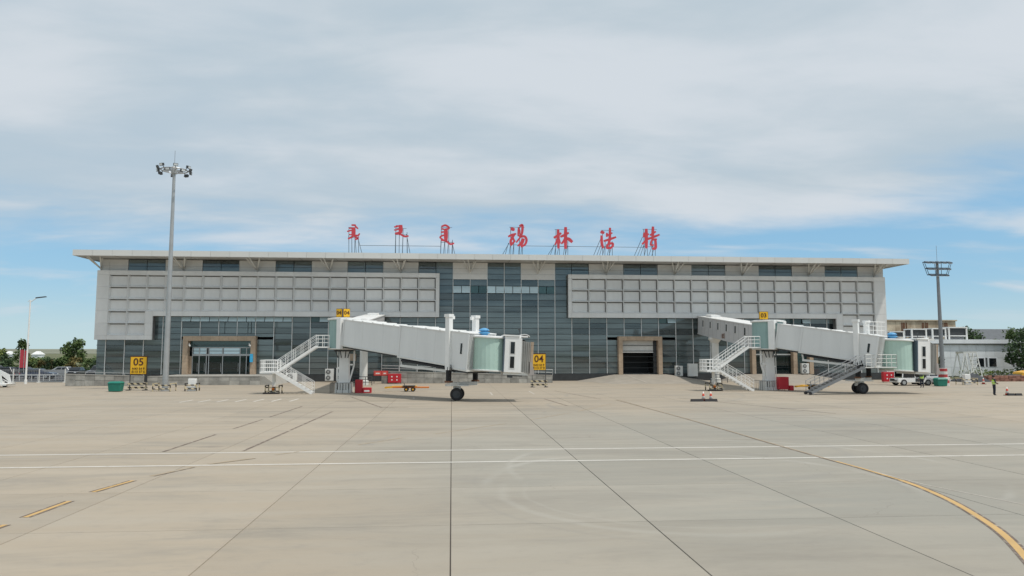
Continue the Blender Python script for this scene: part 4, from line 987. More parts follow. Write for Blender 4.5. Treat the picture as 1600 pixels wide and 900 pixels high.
    bm = B(); p = cpt(2.25, 0, H_ + .1); tube(bm, p, p + Vector((0, 0, .5)), .03); box(bm, p.x - .07, p.x + .07, p.y - .07, p.y + .07, p.z + .45, p.z + .62); mk('beacon', bm, M['darksteel'], root)
    service_stair(root, cx, cy)
    if drive_stair:
        (lx, ly, hx, hz) = drive_stair
        fl = flight(root, 'drive_stair', (lx, ly, .15), (hx, ly, hz), .9, (0, 1, 0), M['gunmetal'], 14)
        bm = B(); box(bm, hx, hx + 3.0, ly - .5, ly + .6, hz - .1, hz); pl = mk('stair_platform', bm, M['offwhite'], root)
        bm = B(); railing(bm, [(hx + .1, ly - .48, hz), (hx + 3.0, ly - .48, hz)], 1.1, .028, .5); railing(bm, [(hx + 3.0, ly - .48, hz), (hx + 3.0, ly + .6, hz)], 1.1, .028, .5); mk('handrail', bm, M['offwhite'], pl)
        bm = B(); tube(bm, (lx - .05, ly - .5, .14), (lx - .05, ly - .4, .14), .14, n=12); tube(bm, (lx - .05, ly + .4, .14), (lx - .05, ly + .5, .14), .14, n=12); mk('stair_roller', bm, M['black'], fl)
        bm = B(); railing(bm, [(hx + .7, ly + .4, hz + 2.95), (hx + 2.6, ly + .4, hz + 2.9)], 1.2, .03, .4); mk('roof_railing', bm, M['white'], root)
    return root
jet_bridge('long white jet bridge marked 04 with green drums, reaching across the middle of the apron', (-10.2, 70.5), (0.85, 58.8), 4.68, 2.98,
           [(1.3, 10.2, 2.5, 2.3, .0), (9.6, 16.4, 2.75, 2.56, -.14), (15.9, 18.1, 2.95, 2.80, -.30)], (2.95, 57.3, 2.28, 5.12), 0, '04', '', None)
jet_bridge('shorter jet bridge marked 03 on the right with a mobile stair at its wheels', (32.3, 72.0), (38.4, 65.2), 4.6, 3.2,
           [(1.3, 4.2, 2.5, 2.25, .0), (3.7, 9.3, 2.75, 2.4, -.12), (8.8, 10.7, 2.95, 2.65, -.34)], (41.3, 64.6, 2.0, 5.05), 6, '03', '', (32.2, 63.6, 37.4, 2.5))

# fixed walkways from the terminal to the rotundas
def walkway(p, q, w, h, label, colpos, windows, text):
    root = thing('fixed_walkway', (colpos[0], colpos[1], 0), label, 'walkway', 'fixed walkways to the jet bridges')
    p = Vector(p); q = Vector(q); d = (q - p).normalized(); s = d.cross(Vector((0, 0, 1))).normalized(); u = s.cross(d); L = (q - p).length
    def bx(bm, a, b, l, r, z0, z1):
        A, C = p + d * a, p + d * b
        hexa(bm, [A + s * l + u * z0, A + s * r + u * z0, C + s * r + u * z0, C + s * l + u * z0, A + s * l + u * z1, A + s * r + u * z1, C + s * r + u * z1, C + s * l + u * z1])
    bm = B(); bx(bm, 0, L, -w / 2, w / 2, 0, h); sh = mk('shell', bm, M['walkway'], root)
    bm = B(); bx(bm, -.1, L + .1, -w / 2 - .08, w / 2 + .08, h, h + .1); bx(bm, L * .82, L * .93, -w / 4, w / 4, h + .1, h + .35); mk('roof', bm, M['white'], root)
    bm = B(); bx(bm, 0, L, -w / 2 - .04, w / 2 + .04, -.18, 0); mk('floor_beam', bm, M['walkway'], root)
    for f in windows:
        bm = B(); bx(bm, L * f - .26, L * f + .26, -w / 2 - .03, -w / 2 + .02, h * .42, h * .86); wf = mk('window', bm, M['offwhite'], root)
        bm = B(); bx(bm, L * f - .2, L * f + .2, -w / 2 - .045, -w / 2 - .02, h * .45, h * .83); mk('pane', bm, M['carwin'], wf)
    for f in [i / 14 for i in range(1, 14)]:
        bm = B(); bx(bm, L * f - .01, L * f + .01, -w / 2 - .006, w / 2 + .006, .02, h - .02); mk('panel_seam', bm, M['panel_back'], sh)
    if text:
        tm = text_mesh('painted_number', text, .85, M['rustdark'], .004)
        A = p + d * (L * .52) - s * (w / 2 + .02) + u * .32
        inst('painted_number', tm, root, tuple(A - Vector(root.location)), (0, R(0), math.atan2(-d.y, -d.x)))
    zt = (p + d * ((colpos[1] - p.y) / d.y)).z - .18
    bm = B(); lathe(bm, (colpos[0], colpos[1], 0), [(.62, 0), (.62, .5), (.46, .55), (.46, zt - .75), (.8, zt - .3), (.8, zt)], 18); mk('column', bm, M['offwhite'], root)
    bm = B(); railing(bm, [(colpos[0] - 1.1, colpos[1] - 1.1, 0), (colpos[0] + 1.1, colpos[1] - 1.1, 0)], 1.0, .04, .7); mk('column_guard', bm, M['darksteel'], root)
    return root
walkway((-9.7, 71.7, 4.55), (-10.0, 95.95, 6.45), 2.4, 2.2, 'white walkway joining the terminal to the near jet bridge, mostly hidden behind its tunnel', (-10.3, 86.5), [], None)
walkway((33.2, 73.3, 4.3), (34.5, 95.95, 6.45), 2.4, 2.2, 'grey walkway with small square windows joining the terminal to the far jet bridge', (33.6, 90.5), [0.04, .19, .33, .47, .61, .75, .89], '003')

# ================================================================== LIGHT MASTS AND LAMPS
lm = thing('light_mast', (-28.26, 74.8, 0), 'tall grey floodlight mast with a round lamp ring, beside the 05 stand sign', 'light mast', 'apron floodlight masts')
bm = B(); lathe(bm, (-28.26, 74.8, 0), [(.42, .0), (.42, .12), (.30, .14), (.29, 1.2), (.28, 1.3), (.14, 22.2)], 16); mk('pole', bm, M['steel'], lm)
bm = B(); tube(bm, (-28.26, 74.8, 22.2), (-28.26, 74.8, 24.3), .02, n=5); mk('lightning_rod', bm, M['gunmetal'], lm)
bm = B()
prev = None
for i in range(25):
    a = 2 * math.pi * i / 24; q = Vector((-28.26 + 1.25 * math.cos(a), 74.8 + 1.25 * math.sin(a), 22.25))
    if prev is not None: tube(bm, prev, q, .06, n=6)
    prev = q
for i in range(6):
    a = math.pi * i / 3; beam(bm, (-28.26, 74.8, 22.2), (-28.26 + 1.25 * math.cos(a), 74.8 + 1.25 * math.sin(a), 22.25), .07)
lathe(bm, (-28.26, 74.8, 21.9), [(.3, 0), (.32, .5), (.2, .75)], 12)
mk('lamp_ring', bm, M['steel'], lm)
for i in range(14):
    a = 2 * math.pi * i / 14 + .2; up = i % 2
    ex, ey = math.cos(a), math.sin(a); cx, cy, cz = -28.26 + 1.5 * ex, 74.8 + 1.5 * ey, 22.52 if up else 22.05
    bm = B(); p = Vector((cx, cy, cz)); o = Vector((ex, ey, -.25)).normalized(); sd_ = Vector((-ey, ex, 0)); uu = sd_.cross(o) * -1
    def fb(bm, l0, l1, w, h, off=0): 
        A = p + o * l0; C = p + o * l1
        hexa(bm, [A - sd_ * w - uu * h, A + sd_ * w - uu * h, C + sd_ * w - uu * h, C - sd_ * w - uu * h, A - sd_ * w + uu * h, A + sd_ * w + uu * h, C + sd_ * w + uu * h, C - sd_ * w + uu * h])
    fb(bm, -.05, .17, .22, .13); fl = mk('floodlight', bm, M['darksteel'], lm)
    bm = B(); fb(bm, .171, .19, .18, .095); mk('lens', bm, M['lens'], fl)
    bm = B(); tube(bm, (-28.26 + 1.25 * ex, 74.8 + 1.25 * ey, 22.25), p, .035, n=5); mk('lamp_bracket', bm, M['darksteel'], fl)
rm = thing('light_mast', (55.84, 78.7, 0), 'floodlight mast with three tiers of flat lamps and red banded foot, right of the terminal', 'light mast', 'apron floodlight masts')
bm = B(); lathe(bm, (55.84, 78.7, 0), [(.28, .6), (.25, 1.7), (.14, 14.3)], 14); mk('pole', bm, M['gunmetal'], rm)
bm = B(); lathe(bm, (55.84, 78.7, 0), [(.62, .0), (.62, .9), (.48, .95), (.46, 2.0), (.36, 2.02)], 16); mk('banded_foot', bm, M['mast_rw'], rm)
bm = B(); tube(bm, (55.84, 78.7, 14.3), (55.84, 78.7, 16.1), .02, n=5); mk('lightning_rod', bm, M['gunmetal'], rm)
for j, (z, hw) in enumerate(((12.72, 1.15), (13.45, 1.4), (14.18, 1.65))):
    bm = B(); beam(bm, (55.84 - hw, 78.55, z), (55.84 + hw, 78.55, z), .09); beam(bm, (55.84 - hw, 78.85, z), (55.84 + hw, 78.85, z), .09)
    for x in (-hw, 0, hw): beam(bm, (55.84 + x, 78.55, z), (55.84 + x, 78.85, z), .08)
    mk('lamp_bar', bm, M['steelframe'], rm)
    n = 4 + (j > 0)
    for i in range(n):
        x = 55.84 - hw + 2 * hw * (i + .5) / n
        bm = B(); beam(bm, (x, 78.25, z - .12), (x, 78.75, z + .06), .5, .14); fl = mk('floodlight', bm, M['steelframe'], rm)
        bm = B(); beam(bm, (x, 78.22, z - .215), (x, 78.68, z - .05), .4, .02); mk('lens', bm, M['lens'], fl)
bm = B()
for s in (-1, 1):
    for y in (78.55, 78.85): beam(bm, (55.84 + s * 1.15, y, 12.72), (55.84 + s * 1.65, y, 14.18), .045)
    beam(bm, (55.84 + s * .35, 78.55, 12.72), (55.84 + s * .4, 78.55, 14.18), .045)
    beam(bm, (55.84 + s * .35, 78.55, 13.4), (55.84, 78.55, 13.4), .045)
mk('lamp_frame', bm, M['steelframe'], rm)

def street_lamp(x, y, h, label, arm=1.6):
    r = thing('street_lamp', (x, y, 0), label, 'street lamp', 'street lamps at the car park')
    bm = B(); lathe(bm, (x, y, 0), [(.16, 0), (.16, .5), (.11, .52), (.07, h)], 10); mk('pole', bm, M['white'], r)
    bm = B(); tube(bm, (x, y, h - .3), (x + arm * .45, y, h + .25), .05, n=6); tube(bm, (x, y, h), (x - .3, y, h - .25), .03, n=5); mk('arm', bm, M['white'], r)
    bm = B(); hexa(bm, [(x + arm * .4, y - .16, h + .18), (x + arm * 1.15, y - .16, h + .34), (x + arm * 1.15, y + .16, h + .34), (x + arm * .4, y + .16, h + .18), (x + arm * .4, y - .12, h + .3), (x + arm * 1.1, y - .12, h + .44), (x + arm * 1.1, y + .12, h + .44), (x + arm * .4, y + .12, h + .3)]); mk('lamp_head', bm, M['darksteel'], r)
street_lamp(-51.3, 92.6, 10.2, 'tall white street lamp at the left fence, the nearer and taller one')
street_lamp(-84.5, 140, 7.2, 'small far street lamp above the trees beyond the car park', 1.2)

# ================================================================== STAND SIGNS
def stand_sign(x0, x1, y, z0, z1, number, lines, label):
    cx = (x0 + x1) / 2; r = thing('stand_sign', (cx, y, 0), label, 'sign', 'yellow aircraft stand signs')
    bm = B(); box(bm, x0, x1, y, y + .1, z0, z1); bd = mk('board', bm, M['ink'], r)
    bm = B(); box(bm, x0 + .05, x1 - .05, y - .02, y - .002, z0 + .04, z1 - .10); fc = mk('board_face', bm, M['yellow'], bd)
    h = z1 - z0; w = x1 - x0
    inst('number', text_mesh('number', number, h * .56, M['ink'], .012), bd, (0, -.035, z0 + h * .66))
    for i, ln in enumerate(lines): inst('small_line', text_mesh('small_line', ln, h * .17, M['ink'], .002), bd, (0, -.035, z0 + h * (.31 - .17 * i)))
    for x in (x0 + .03, x1 - .03):
        bm = B(); beam(bm, (x, y + .05, 0), (x, y + .05, z0), .07); mk('post', bm, M['darksteel'], r)
        bm = B(); beam(bm, (x - .22, y - .3, .04), (x + .22, y - .3, .04), .08); beam(bm, (x, y - .4, .05), (x, y + .4, .05), .1); mk('foot', bm, M['darksteel'], r)
    for z in (.28, .66):
        bm = B(); box(bm, x0 - .15, x1 + .15, y - .06, y - .02, z - .09, z + .09); mk('striped_rail', bm, M['hazard'], r)
    return r
stand_sign(-32.34, -30.7, 76.3, 1.6, 3.45, '05', ['N43 54 9', 'E115 57 6'], 'yellow stand sign 05 on black posts at the left of the apron')
stand_sign(8.78, 10.33, 79.5, 1.85, 3.7, '04', ['N43 54 9', 'E115 57 8'], 'yellow stand sign 04 on black posts beside the jet bridge cab')

# ================================================================== SMALL APRON EQUIPMENT
def green_bin(x, y, w, h, d, label):
    r = thing('storage_bin', (x, y, 0), label, 'bin', 'green plastic bins')
    bm = B(); hexa(bm, [(x - w / 2 + .08, y - d / 2 + .06, .04), (x + w / 2 - .08, y - d / 2 + .06, .04), (x + w / 2 - .08, y + d / 2 - .06, .04), (x - w / 2 + .08, y + d / 2 - .06, .04), (x - w / 2, y - d / 2, h * .82), (x + w / 2, y - d / 2, h * .82), (x + w / 2, y + d / 2, h * .82), (x - w / 2, y + d / 2, h * .82)]); mk('bin_body', bm, M['bingreen'], r, bevel=.03)
    bm = B(); hexa(bm, [(x - w / 2 - .05, y - d / 2 - .05, h * .82), (x + w / 2 + .05, y - d / 2 - .05, h * .82), (x + w / 2 + .05, y + d / 2 + .05, h * .82), (x - w / 2 - .05, y + d / 2 + .05, h * .82), (x - w / 2 + .12, y - d / 2 + .1, h), (x + w / 2 - .12, y - d / 2 + .1, h), (x + w / 2 - .12, y + d / 2 - .1, h), (x - w / 2 + .12, y + d / 2 - .1, h)]); mk('bin_lid', bm, M['binlid'], r, bevel=.02)
green_bin(-32.6, 74.0, 1.2, 1.0, .9, 'dark green plastic bin left of the 05 stand sign')
green_bin(55.0, 78.0, 1.2, .95, .9, 'dark green plastic bin at the foot of the red banded mast')
def guard(x, y, w, d, label, inner):
    r = thing('crash_guard', (x, y, 0), label, 'barrier', 'striped crash guards')
    for s in (-1, 1):
        bm = B()
        for sy in (-1, 1): tube(bm, (x + s * w, y + sy * d, 0), (x + s * w, y + sy * d, .8), .06, n=8)
        tube(bm, (x + s * w, y - d, .75), (x + s * w, y + d, .75), .05, n=6); mk('striped_post', bm, M['hazard'], r)
    for z in (.25, .6):
        bm = B(); tube(bm, (x - w, y - d, z), (x + w, y - d, z), .055, n=8); mk('striped_rail', bm, M['hazard'], r)
    if inner == 'block':
        bm = B(); box(bm, x - .42, x + .42, y - .3, y + .3, 0, .62); mk('white_block', bm, M['white'], r, bevel=.04)
        bm = B(); box(bm, x - .36, x + .36, y - .25, y + .25, .63, 1.22); mk('white_block', bm, M['white'], r, bevel=.04)
    if inner == 'beacon':
        bm = B(); lathe(bm, (x, y - .25, .3), [(.1, 0), (.15, .12), (.12, .3), (.04, .36)], 12); mk('beacon', bm, M['orange'], r)
        bm = B(); box(bm, x - .8, x + .5, y - .75, y - .45, 0, .14); mk('rubber_base', bm, M['black'], r)
        bm = B(); lathe(bm, (x, y, 0), [(.4, 0), (.2, .3), (.18, .6)], 12); mk('concrete_foot', bm, M['conc'], r)
guard(-25.6, 74.6, .55, .4, 'striped guard round two stacked white blocks, right of the tall mast', 'block')
guard(-28.26, 74.6, .82, .75, 'black and yellow striped guard round the foot of the tall lamp mast', None)
guard(60.75, 81.5, .9, .6, 'striped guard round a white block right of the red banded mast', 'block')
guard(-16.45, 69.3, .62, .6, 'striped guard with orange beacon under the near stair landing', 'beacon')
guard(26.05, 70.8, .62, .6, 'striped guard with orange beacon under the far stair landing', 'beacon')

def cabinet(x0, x1, y, z0, z1, d, label, marks=None, legs=False, name='fire_cabinet', m='red'):
    r = thing(name, ((x0 + x1) / 2, y, 0), label, 'cabinet', 'red fire equipment')
    bm = B(); box(bm, x0, x1, y, y + d, z0, z1); b = mk('cabinet_body', bm, M[m], r, bevel=.03)
    w, h = x1 - x0, z1 - z0
    if marks == 'four':
        for i in (-1, 1):
            for j in (-1, 1):
                bm = B(); tube(bm, ((x0 + x1) / 2 + i * w * .19, y - .012, (z0 + z1) / 2 + j * h * .18), ((x0 + x1) / 2 + i * w * .19, y + .01, (z0 + z1) / 2 + j * h * .18), .09, n=10); mk('white_dot', bm, M['white'], b)
    if marks == 'label':
        bm = B(); box(bm, x0 + w * .2, x1 - w * .2, y - .012, y + .01, z0 + h * .25, z0 + h * .55); mk('white_label', bm, M['white'], b)
    if marks == 'panels':
        for a, c in ((.05, .52), (.58, .95)):
            bm = B(); box(bm, x0 + w * a, x0 + w * c, y - .014, y + .005, z0 + h * .12, z1 - h * .12); q = mk('notice_panel', bm, M['coral'], b)
            bm = B(); box(bm, x0 + w * (a + .1), x0 + w * (c - .1), y - .02, y, z0 + h * .38, z0 + h * .6); mk('white_mark', bm, M['white'], b)
    if legs:
        for x in (x0 + .06, x1 - .06):
            bm = B(); beam(bm, (x, y + d / 2, 0), (x, y + d / 2, z0), .06); mk('leg', bm, M['darksteel'], r)
    return r
cabinet(-9.05, -8.4, 69.6, 0, 1.25, .6, 'upright red fire cabinet beside the near bridge column', None)
cabinet(-8.36, -7.55, 69.6, 0, .5, .6, 'low red hose box with white label beside the near bridge column', 'label')
cabinet(-7.75, -6.15, 89.6, .12, 1.2, .5, 'red fire cabinet with four white dots against the block wall', 'four', True)
cabinet(-9.5, -7.75, 90.0, .95, 1.55, .12, 'small red notice boards beside the four dot fire cabinet', 'panels', True)
cabinet(32.75, 33.75, 70.6, .1, 1.35, .7, 'tall red fire cabinet beside the far bridge column', None)
cabinet(33.8, 34.2, 70.5, 0, .5, .5, 'low red hose box beside the far bridge column', None)
cabinet(54.2, 55.7, 87.5, .12, 1.35, .5, 'red fire cabinet with four white dots behind the white tow tractor', 'four', True)

def tow_bar(x0, x1, y, m, label, dy=0.4):
    r = thing('tow_bar', ((x0 + x1) / 2, y, 0), label, 'tow bar', 'aircraft tow bars')
    bm = B(); tube(bm, (x0, y, .42), (x1, y + dy, .38), .075, n=8); mk('bar', bm, M[m], r)
    bm = B(); tube(bm, (x0 + .3, y + .25, .5), (x1 - 1.2, y + dy + .3, .5), .05, n=8); mk('brace_bar', bm, M['amber'], r)
    bm = B(); beam(bm, (x0 - .4, y, .38), (x0 + .35, y, .45), .24, .16); mk('hitch', bm, M['amber'], r)
    xm = x0 + (x1 - x0) * .5
    bm = B(); box(bm, xm - .6, xm + .6, y - .3, y + .5, .52, .58); beam(bm, (xm - .3, y, .3), (xm - .5, y, .85), .06); mk('axle_frame', bm, M['darksteel'], r)
    for x, yy in ((xm - .25, y - .3), (xm + .4, y - .3), (xm - .25, y + .5), (xm + .4, y + .5)):
        bm = B(); tube(bm, (x, yy - .06, .22), (x, yy + .06, .22), .22, n=16); wh = mk('wheel', bm, M['black'], r)
        bm = B(); tube(bm, (x, yy - .075, .22), (x, yy + .075, .22), .09, n=10); mk('rim', bm, M['amber'], wh)
tow_bar(-6.1, -2.2, 71.9, 'orange', 'orange tow bar on small black wheels under the near jet bridge')
tow_bar(34.9, 38.3, 70.9, 'amber', 'yellow tow bar lying behind the mobile stair of the far jet bridge')
def ac_unit(x, y, z, w, h, fans, label, side=False):
    r = thing('air_conditioner', (x, y, z), label, 'air conditioner', 'outdoor air conditioners along the terminal')
    bm = B(); box(bm, x - w / 2, x + w / 2, y - .25, y + .25, z + .1, z + h); b = mk('casing', bm, M['offwhite'], r, bevel=.03)
    for i in (-1, 1):
        bm = B(); box(bm, x + i * w * .36 - .05, x + i * w * .36 + .05, y - .22, y + .22, z, z + .1); mk('foot', bm, M['darksteel'], r)
    if side: return
    for i in range(fans):
        zc = z + .1 + (h - .1) * (i + .5) / fans; rr = min(w * .30, (h - .1) / fans * .40); xc = x - w * .12
        bm = B(); tube(bm, (xc, y - .27, zc), (xc, y - .24, zc), rr, n=18); f = mk('fan', bm, M['darksteel'], b)
        bm = B()
        for k in range(4): beam(bm, (xc - rr * math.cos(k * .785), y - .285, zc - rr * math.sin(k * .785)), (xc + rr * math.cos(k * .785), y - .285, zc + rr * math.sin(k * .785)), .03)
        lathe(bm, (xc, y - .28, zc - .02), [(.05, 0), (.06, .02), (.05, .04)], 8); mk('grille', bm, M['offwhite'], f)
ac_unit(-15.55, 94.6, .1, 1.05, 1.6, 2, 'cream two fan air conditioner, left of the pair behind the near stair')
ac_unit(-14.0, 94.6, .1, 1.35, 1.75, 2, 'larger cream two fan air conditioner, right of the pair behind the near stair')
ac_unit(-21.9, 94.6, .1, 1.2, .95, 1, 'low one fan air conditioner under the stair landing, left one')
ac_unit(-20.3, 94.6, .1, 1.35, 1.1, 1, 'low one fan air conditioner under the stair landing, right one')
ac_unit(30.4, 95.6, .55, 1.0, 1.45, 2, 'cream two fan air conditioner right of the goods dock')
ac_unit(32.2, 95.3, .5, 1.3, 1.8, 0, 'plain cream equipment box between goods dock and far stair', True)
ac_unit(47.9, 95.4, .84, 1.0, 1.45, 2, 'cream two fan air conditioner on the ramp behind the far jet bridge')
bm = B(); box(bm, -13.9, -12.5, 96.55, 96.6, 2.7, 3.6); tag(mk('notice_board', bm, M['tan'], org=(-13.2, 96.55, 2.7)), 'small tan notice on the glass behind the near stair', 'sign')

def cone(x, y, label, base=None, h=.75):
    r = thing('traffic_cone', (x, y, 0), label, 'traffic cone', 'red and white traffic cones')
    bm = B(); lathe(bm, (x, y, .04), [(.17, 0), (.035, h - .04)], 14); mk('cone_body', bm, M['cone_rw'], r, smooth=True)
    bm = B(); box(bm, x - .21, x + .21, y - .21, y + .21, 0, .045); mk('cone_base', bm, M['black'], r)
cone(19.75, 56.0, 'left of two red cones standing by a black chock in mid apron'); cone(20.35, 56.0, 'right of two red cones standing by a black chock in mid apron')
cone(49.3, 61.1, 'single red cone beside a black chock at the right edge'); cone(63.7, 82.6, 'far red cone near the dark pile right of the banded mast')
def chock(x0, x1, y, label):
    r = thing('wheel_chock', ((x0 + x1) / 2, y, 0), label, 'wheel chock', 'black wheel chocks')
    for a, b in ((x0, (x0 + x1) / 2 - .06), ((x0 + x1) / 2 + .06, x1)):
        bm = B(); A = [(a, y - .14, 0), (b, y - .14, 0), (b, y + .14, 0), (a, y + .14, 0), (a, y - .04, .2), (b, y - .04, .2), (b, y + .04, .2), (a, y + .04, .2)]; hexa(bm, A); mk('chock_block', bm, M['black'], r)
    bm = B(); tube(bm, (x0 + .1, y, .17), (x1 - .1, y, .17), .02, n=5); mk('chock_rope', bm, M['rustdark'], r)
chock(18.6, 20.7, 55.6, 'long black wheel chock in front of the two mid apron cones'); chock(49.1, 50.4, 60.8, 'black wheel chock by the single cone at the right edge')

# ================================================================== VEHICLES
def wheel(root, x, y, r, w, m='black'):
    bm = B(); tube(bm, (x, y - w / 2, r), (x, y + w / 2, r), r, n=18); wh = mk('wheel', bm, M['black'], root)
    bm = B(); tube(bm, (x, y - w / 2 - .012, r), (x, y + w / 2 + .012, r), r * .58, n=12); mk('rim', bm, M['steel'], wh)
def car(x, y, rz, paint, label, suv=False, group='cars in the car park'):
    r = thing('parked_car', (0, 0, 0), label, 'car', group)
    h = 1.72 if suv else 1.46; bl = .92 if suv else .86
    prof = [(-2.2, .32), (-2.25, .6), (-2.15, bl - .02), (-1.1, bl + .06), (1.5, bl + .06), (2.2, bl - .06), (2.28, .6), (2.2, .32)]
    bm = B(); prism_xz(bm, prof, -.88, .88); b = mk('body', bm, paint, r, bevel=.05)
    fx, rx = (-.95, 1.95) if suv else (-.9, 1.6)
    bm = B(); hexa(bm, [(fx - .2, -.82, bl + .04), (rx + .15, -.82, bl + .04), (rx + .15, .82, bl + .04), (fx - .2, .82, bl + .04), (fx + .6, -.66, h), (rx - .35, -.66, h), (rx - .35, .66, h), (fx + .6, .66, h)]); mk('roof', bm, paint, r, bevel=.03)
    for s in (-1, 1):
        for (u0, u1) in ((.16, .52), (.56, .9)):
            bm = B(); ya, yb = s * .795, s * .69
            def gx(u, t): return (fx - .2) * (1 - u) * (1 - t) + (rx + .15) * u * (1 - t) + (fx + .6) * (1 - u) * t + (rx - .35) * u * t
            za, zb = bl + .12, h - .08
            face(bm, [(gx(u0, .14), s * .815, za), (gx(u1, .14), s * .815, za), (gx(u1, .86), s * .692, zb), (gx(u0, .86), s * .692, zb)]); mk('side_window', bm, M['carwin'], r)
    for (xa, xb, nm) in ((fx - .1, fx + .48, 'windscreen'), (rx + .07, rx - .2, 'rear_window')):
        bm = B(); e = -.035 if nm == 'windscreen' else .035; face(bm, [(xa + e, -.7, bl + .14), (xa + e, .7, bl + .14), (xb + e, .6, h - .1), (xb + e, -.6, h - .1)]); mk(nm, bm, M['carwin'], r)
    for s in (-1, 1):
        bm = B(); box(bm, -2.27, -2.16, s * .62 - .16, s * .62 + .16, .62, .76); mk('headlight', bm, M['lens'], r)
        bm = B(); box(bm, 2.2, 2.29, s * .66 - .14, s * .66 + .14, .62, .8); mk('tail_light', bm, M['red'], r)
        for xx in (-1.38, 1.38): wheel(r, xx, s * .8, .32, .2)
    r.location = (x, y, -.04); r.rotation_euler = (0, 0, rz); return r
cars = [(-65.0, 111, 0.0, 0, True, 'black off-road car nearest the left edge behind the fence'), (-60.2, 112, 3.14, 1, False, 'dark blue car parked behind the street lamp'),
        (-74.5, 124, 0, 4, True, 'grey off-road car in the far car park row at the left edge'), (-69.3, 125, 3.1, 0, False, 'black car in the far row left of the red banners'), (-64.4, 126, 0, 3, False, 'silver car in the far row right of the red banners'),
        (-60.0, 122, 1.7, 0, False, 'black car seen end on in the middle of the far row'), (-57.0, 123, 1.5, 4, True, 'dark grey off-road car seen end on in the far row'), (-54.4, 121, 1.4, 2, False, 'white car seen end on near the terminal corner'), (-51.8, 122.5, 1.5, 3, False, 'silver car seen end on, next to the white one'), (-49.2, 121.5, 1.6, 1, False, 'dark blue car closest to the terminal corner')]
for x, y, rz, c, suv, lab in cars: car(x, y, rz, CARC[c], lab, suv)

# white tow tractor and a white van behind the mast
tr = thing('tow_tractor', (53.4, 80.2, 0), 'low white tow tractor with an open glazed cab, behind the far jet bridge cab', 'tractor')
bm = B(); prism_xz(bm, [(50.9, .35), (50.9, .80), (52.2, .88), (54.6, .9), (55.2, .82), (55.2, .35)], 79.4, 81.1); mk('chassis', bm, M['white'], tr, bevel=.05)
bm = B()
for x in (51.5, 53.0, 54.4):
    for y in (79.5, 81.0): beam(bm, (x, y, .9), (x + .08, y, 1.62), .09)
box(bm, 51.45, 54.55, 79.45, 81.05, 1.6, 1.72); mk('cab_frame', bm, M['white'], tr)
for a, b in ((51.6, 52.95), (53.12, 54.35)):
    bm = B(); box(bm, a, b, 79.52, 79.55, .95, 1.58); mk('cab_window', bm, M['carwin'], tr)
bm = B(); box(bm, 51.5, 54.4, 80.9, 80.93, .95, 1.58); mk('cab_window', bm, M['carwin'], tr)
bm = B(); box(bm, 50.86, 50.9, 79.6, 80.9, .5, .8); mk('grille', bm, M['darksteel'], tr)
bm = B(); box(bm, 53.0, 53.8, 79.36, 79.41, .45, .85); mk('side_hatch', bm, M['darksteel'], tr)
bm = B(); box(bm, 50.8, 50.9, 79.6, 79.9, .62, .8); mk('headlight', bm, M['lens'], tr)
for xx in (51.6, 54.5):
    for yy in (79.5, 81.0): wheel(tr, xx, yy, .36, .26)
v = car(57.2, 83.2, .08, CARC[2], 'white van partly hidden behind the red banded mast foot', True, None); v['category'] = 'van'; v.name = 'white_van'
# foot of a parked passenger stair at the left edge
ps = thing('passenger_steps', (-50.55, 84.5, 0), 'white foot of mobile passenger steps cut by the left edge', 'steps')
bm = B(); hexa(bm, [(-53.55, 83.6, .35), (-48.35, 83.6, .2), (-48.35, 85.4, .2), (-53.55, 85.4, .35), (-53.55, 83.6, .55), (-48.25, 83.6, .4), (-48.25, 85.4, .4), (-53.55, 85.4, .55)]); mk('chassis', bm, M['white'], ps)
for i in range(9):
    bm = B(); box(bm, -49.35 - .38 * i - .38, -49.35 - .38 * i, 83.8, 85.2, .4 + .22 * i, .62 + .22 * i); mk('step', bm, M['offwhite'], ps)
for y in (83.7, 85.2):
    bm = B(); hexa(bm, [(-49.05, y, .42), (-48.75, y, .42), (-48.75, y + .06, .42), (-49.05, y + .06, .42), (-52.95, y, 3.4), (-52.95, y, 3.9), (-52.95, y + .06, 3.9), (-52.95, y + .06, 3.4)]); hexa(bm, [(-48.75, y, .5), (-52.95, y, 2.4), (-52.95, y + .06, 2.4), (-48.75, y + .06, .5), (-48.95, y, 1.35), (-52.95, y, 3.4), (-52.95, y + .06, 3.4), (-48.95, y + .06, 1.35)]); mk('side_panel', bm, M['white'], ps)
for x in (-53.05, -49.35):
    for y in (83.8, 85.2): wheel(ps, x, y, .3, .2)

# ================================================================== FENCE, BANNERS, TREES
fc = thing('perimeter_fence', (-55, 97, 0), 'low wire fence with white posts between apron and car park', 'fence')
xs = [-48.6 - 3.1 * i for i in range(9)]
for x in xs:
    bm = B(); beam(bm, (x, 96.2, 0), (x, 96.2, 1.75), .11); box(bm, x - .18, x + .18, 96.02, 96.38, 0, .12); mk('post', bm, M['offwhite'], fc)
for a, b in zip(xs, xs[1:]):
    bm = B()
    for z in (.15, 1.6): beam(bm, (a, 96.2, z), (b, 96.2, z), .05)
    n = 16
    for i in range(1, n): tube(bm, (a + (b - a) * i / n, 96.2, .15), (a + (b - a) * i / n, 96.2, 1.6), .009, n=4, cap=False)
    for i in range(1, 6): tube(bm, (a, 96.2, .15 + .24 * i), (b, 96.2, .15 + .24 * i), .009, n=4, cap=False)
    mk('wire_panel', bm, M['steel'], fc)
gr = thing('guard_rail', (-56, 104, 0), 'pale low barrier rail along the car park edge', 'guard rail')
bm = B(); beam(bm, (-60, 104, .75), (-46.5, 104, .75), .08, .12); mk('rail', bm, M['offwhite'], gr)
for i in range(18):
    bm = B(); beam(bm, (-60 + .78 * i, 104, -.04), (-60 + .78 * i, 104, .72), .07); mk('post', bm, M['offwhite'], gr)
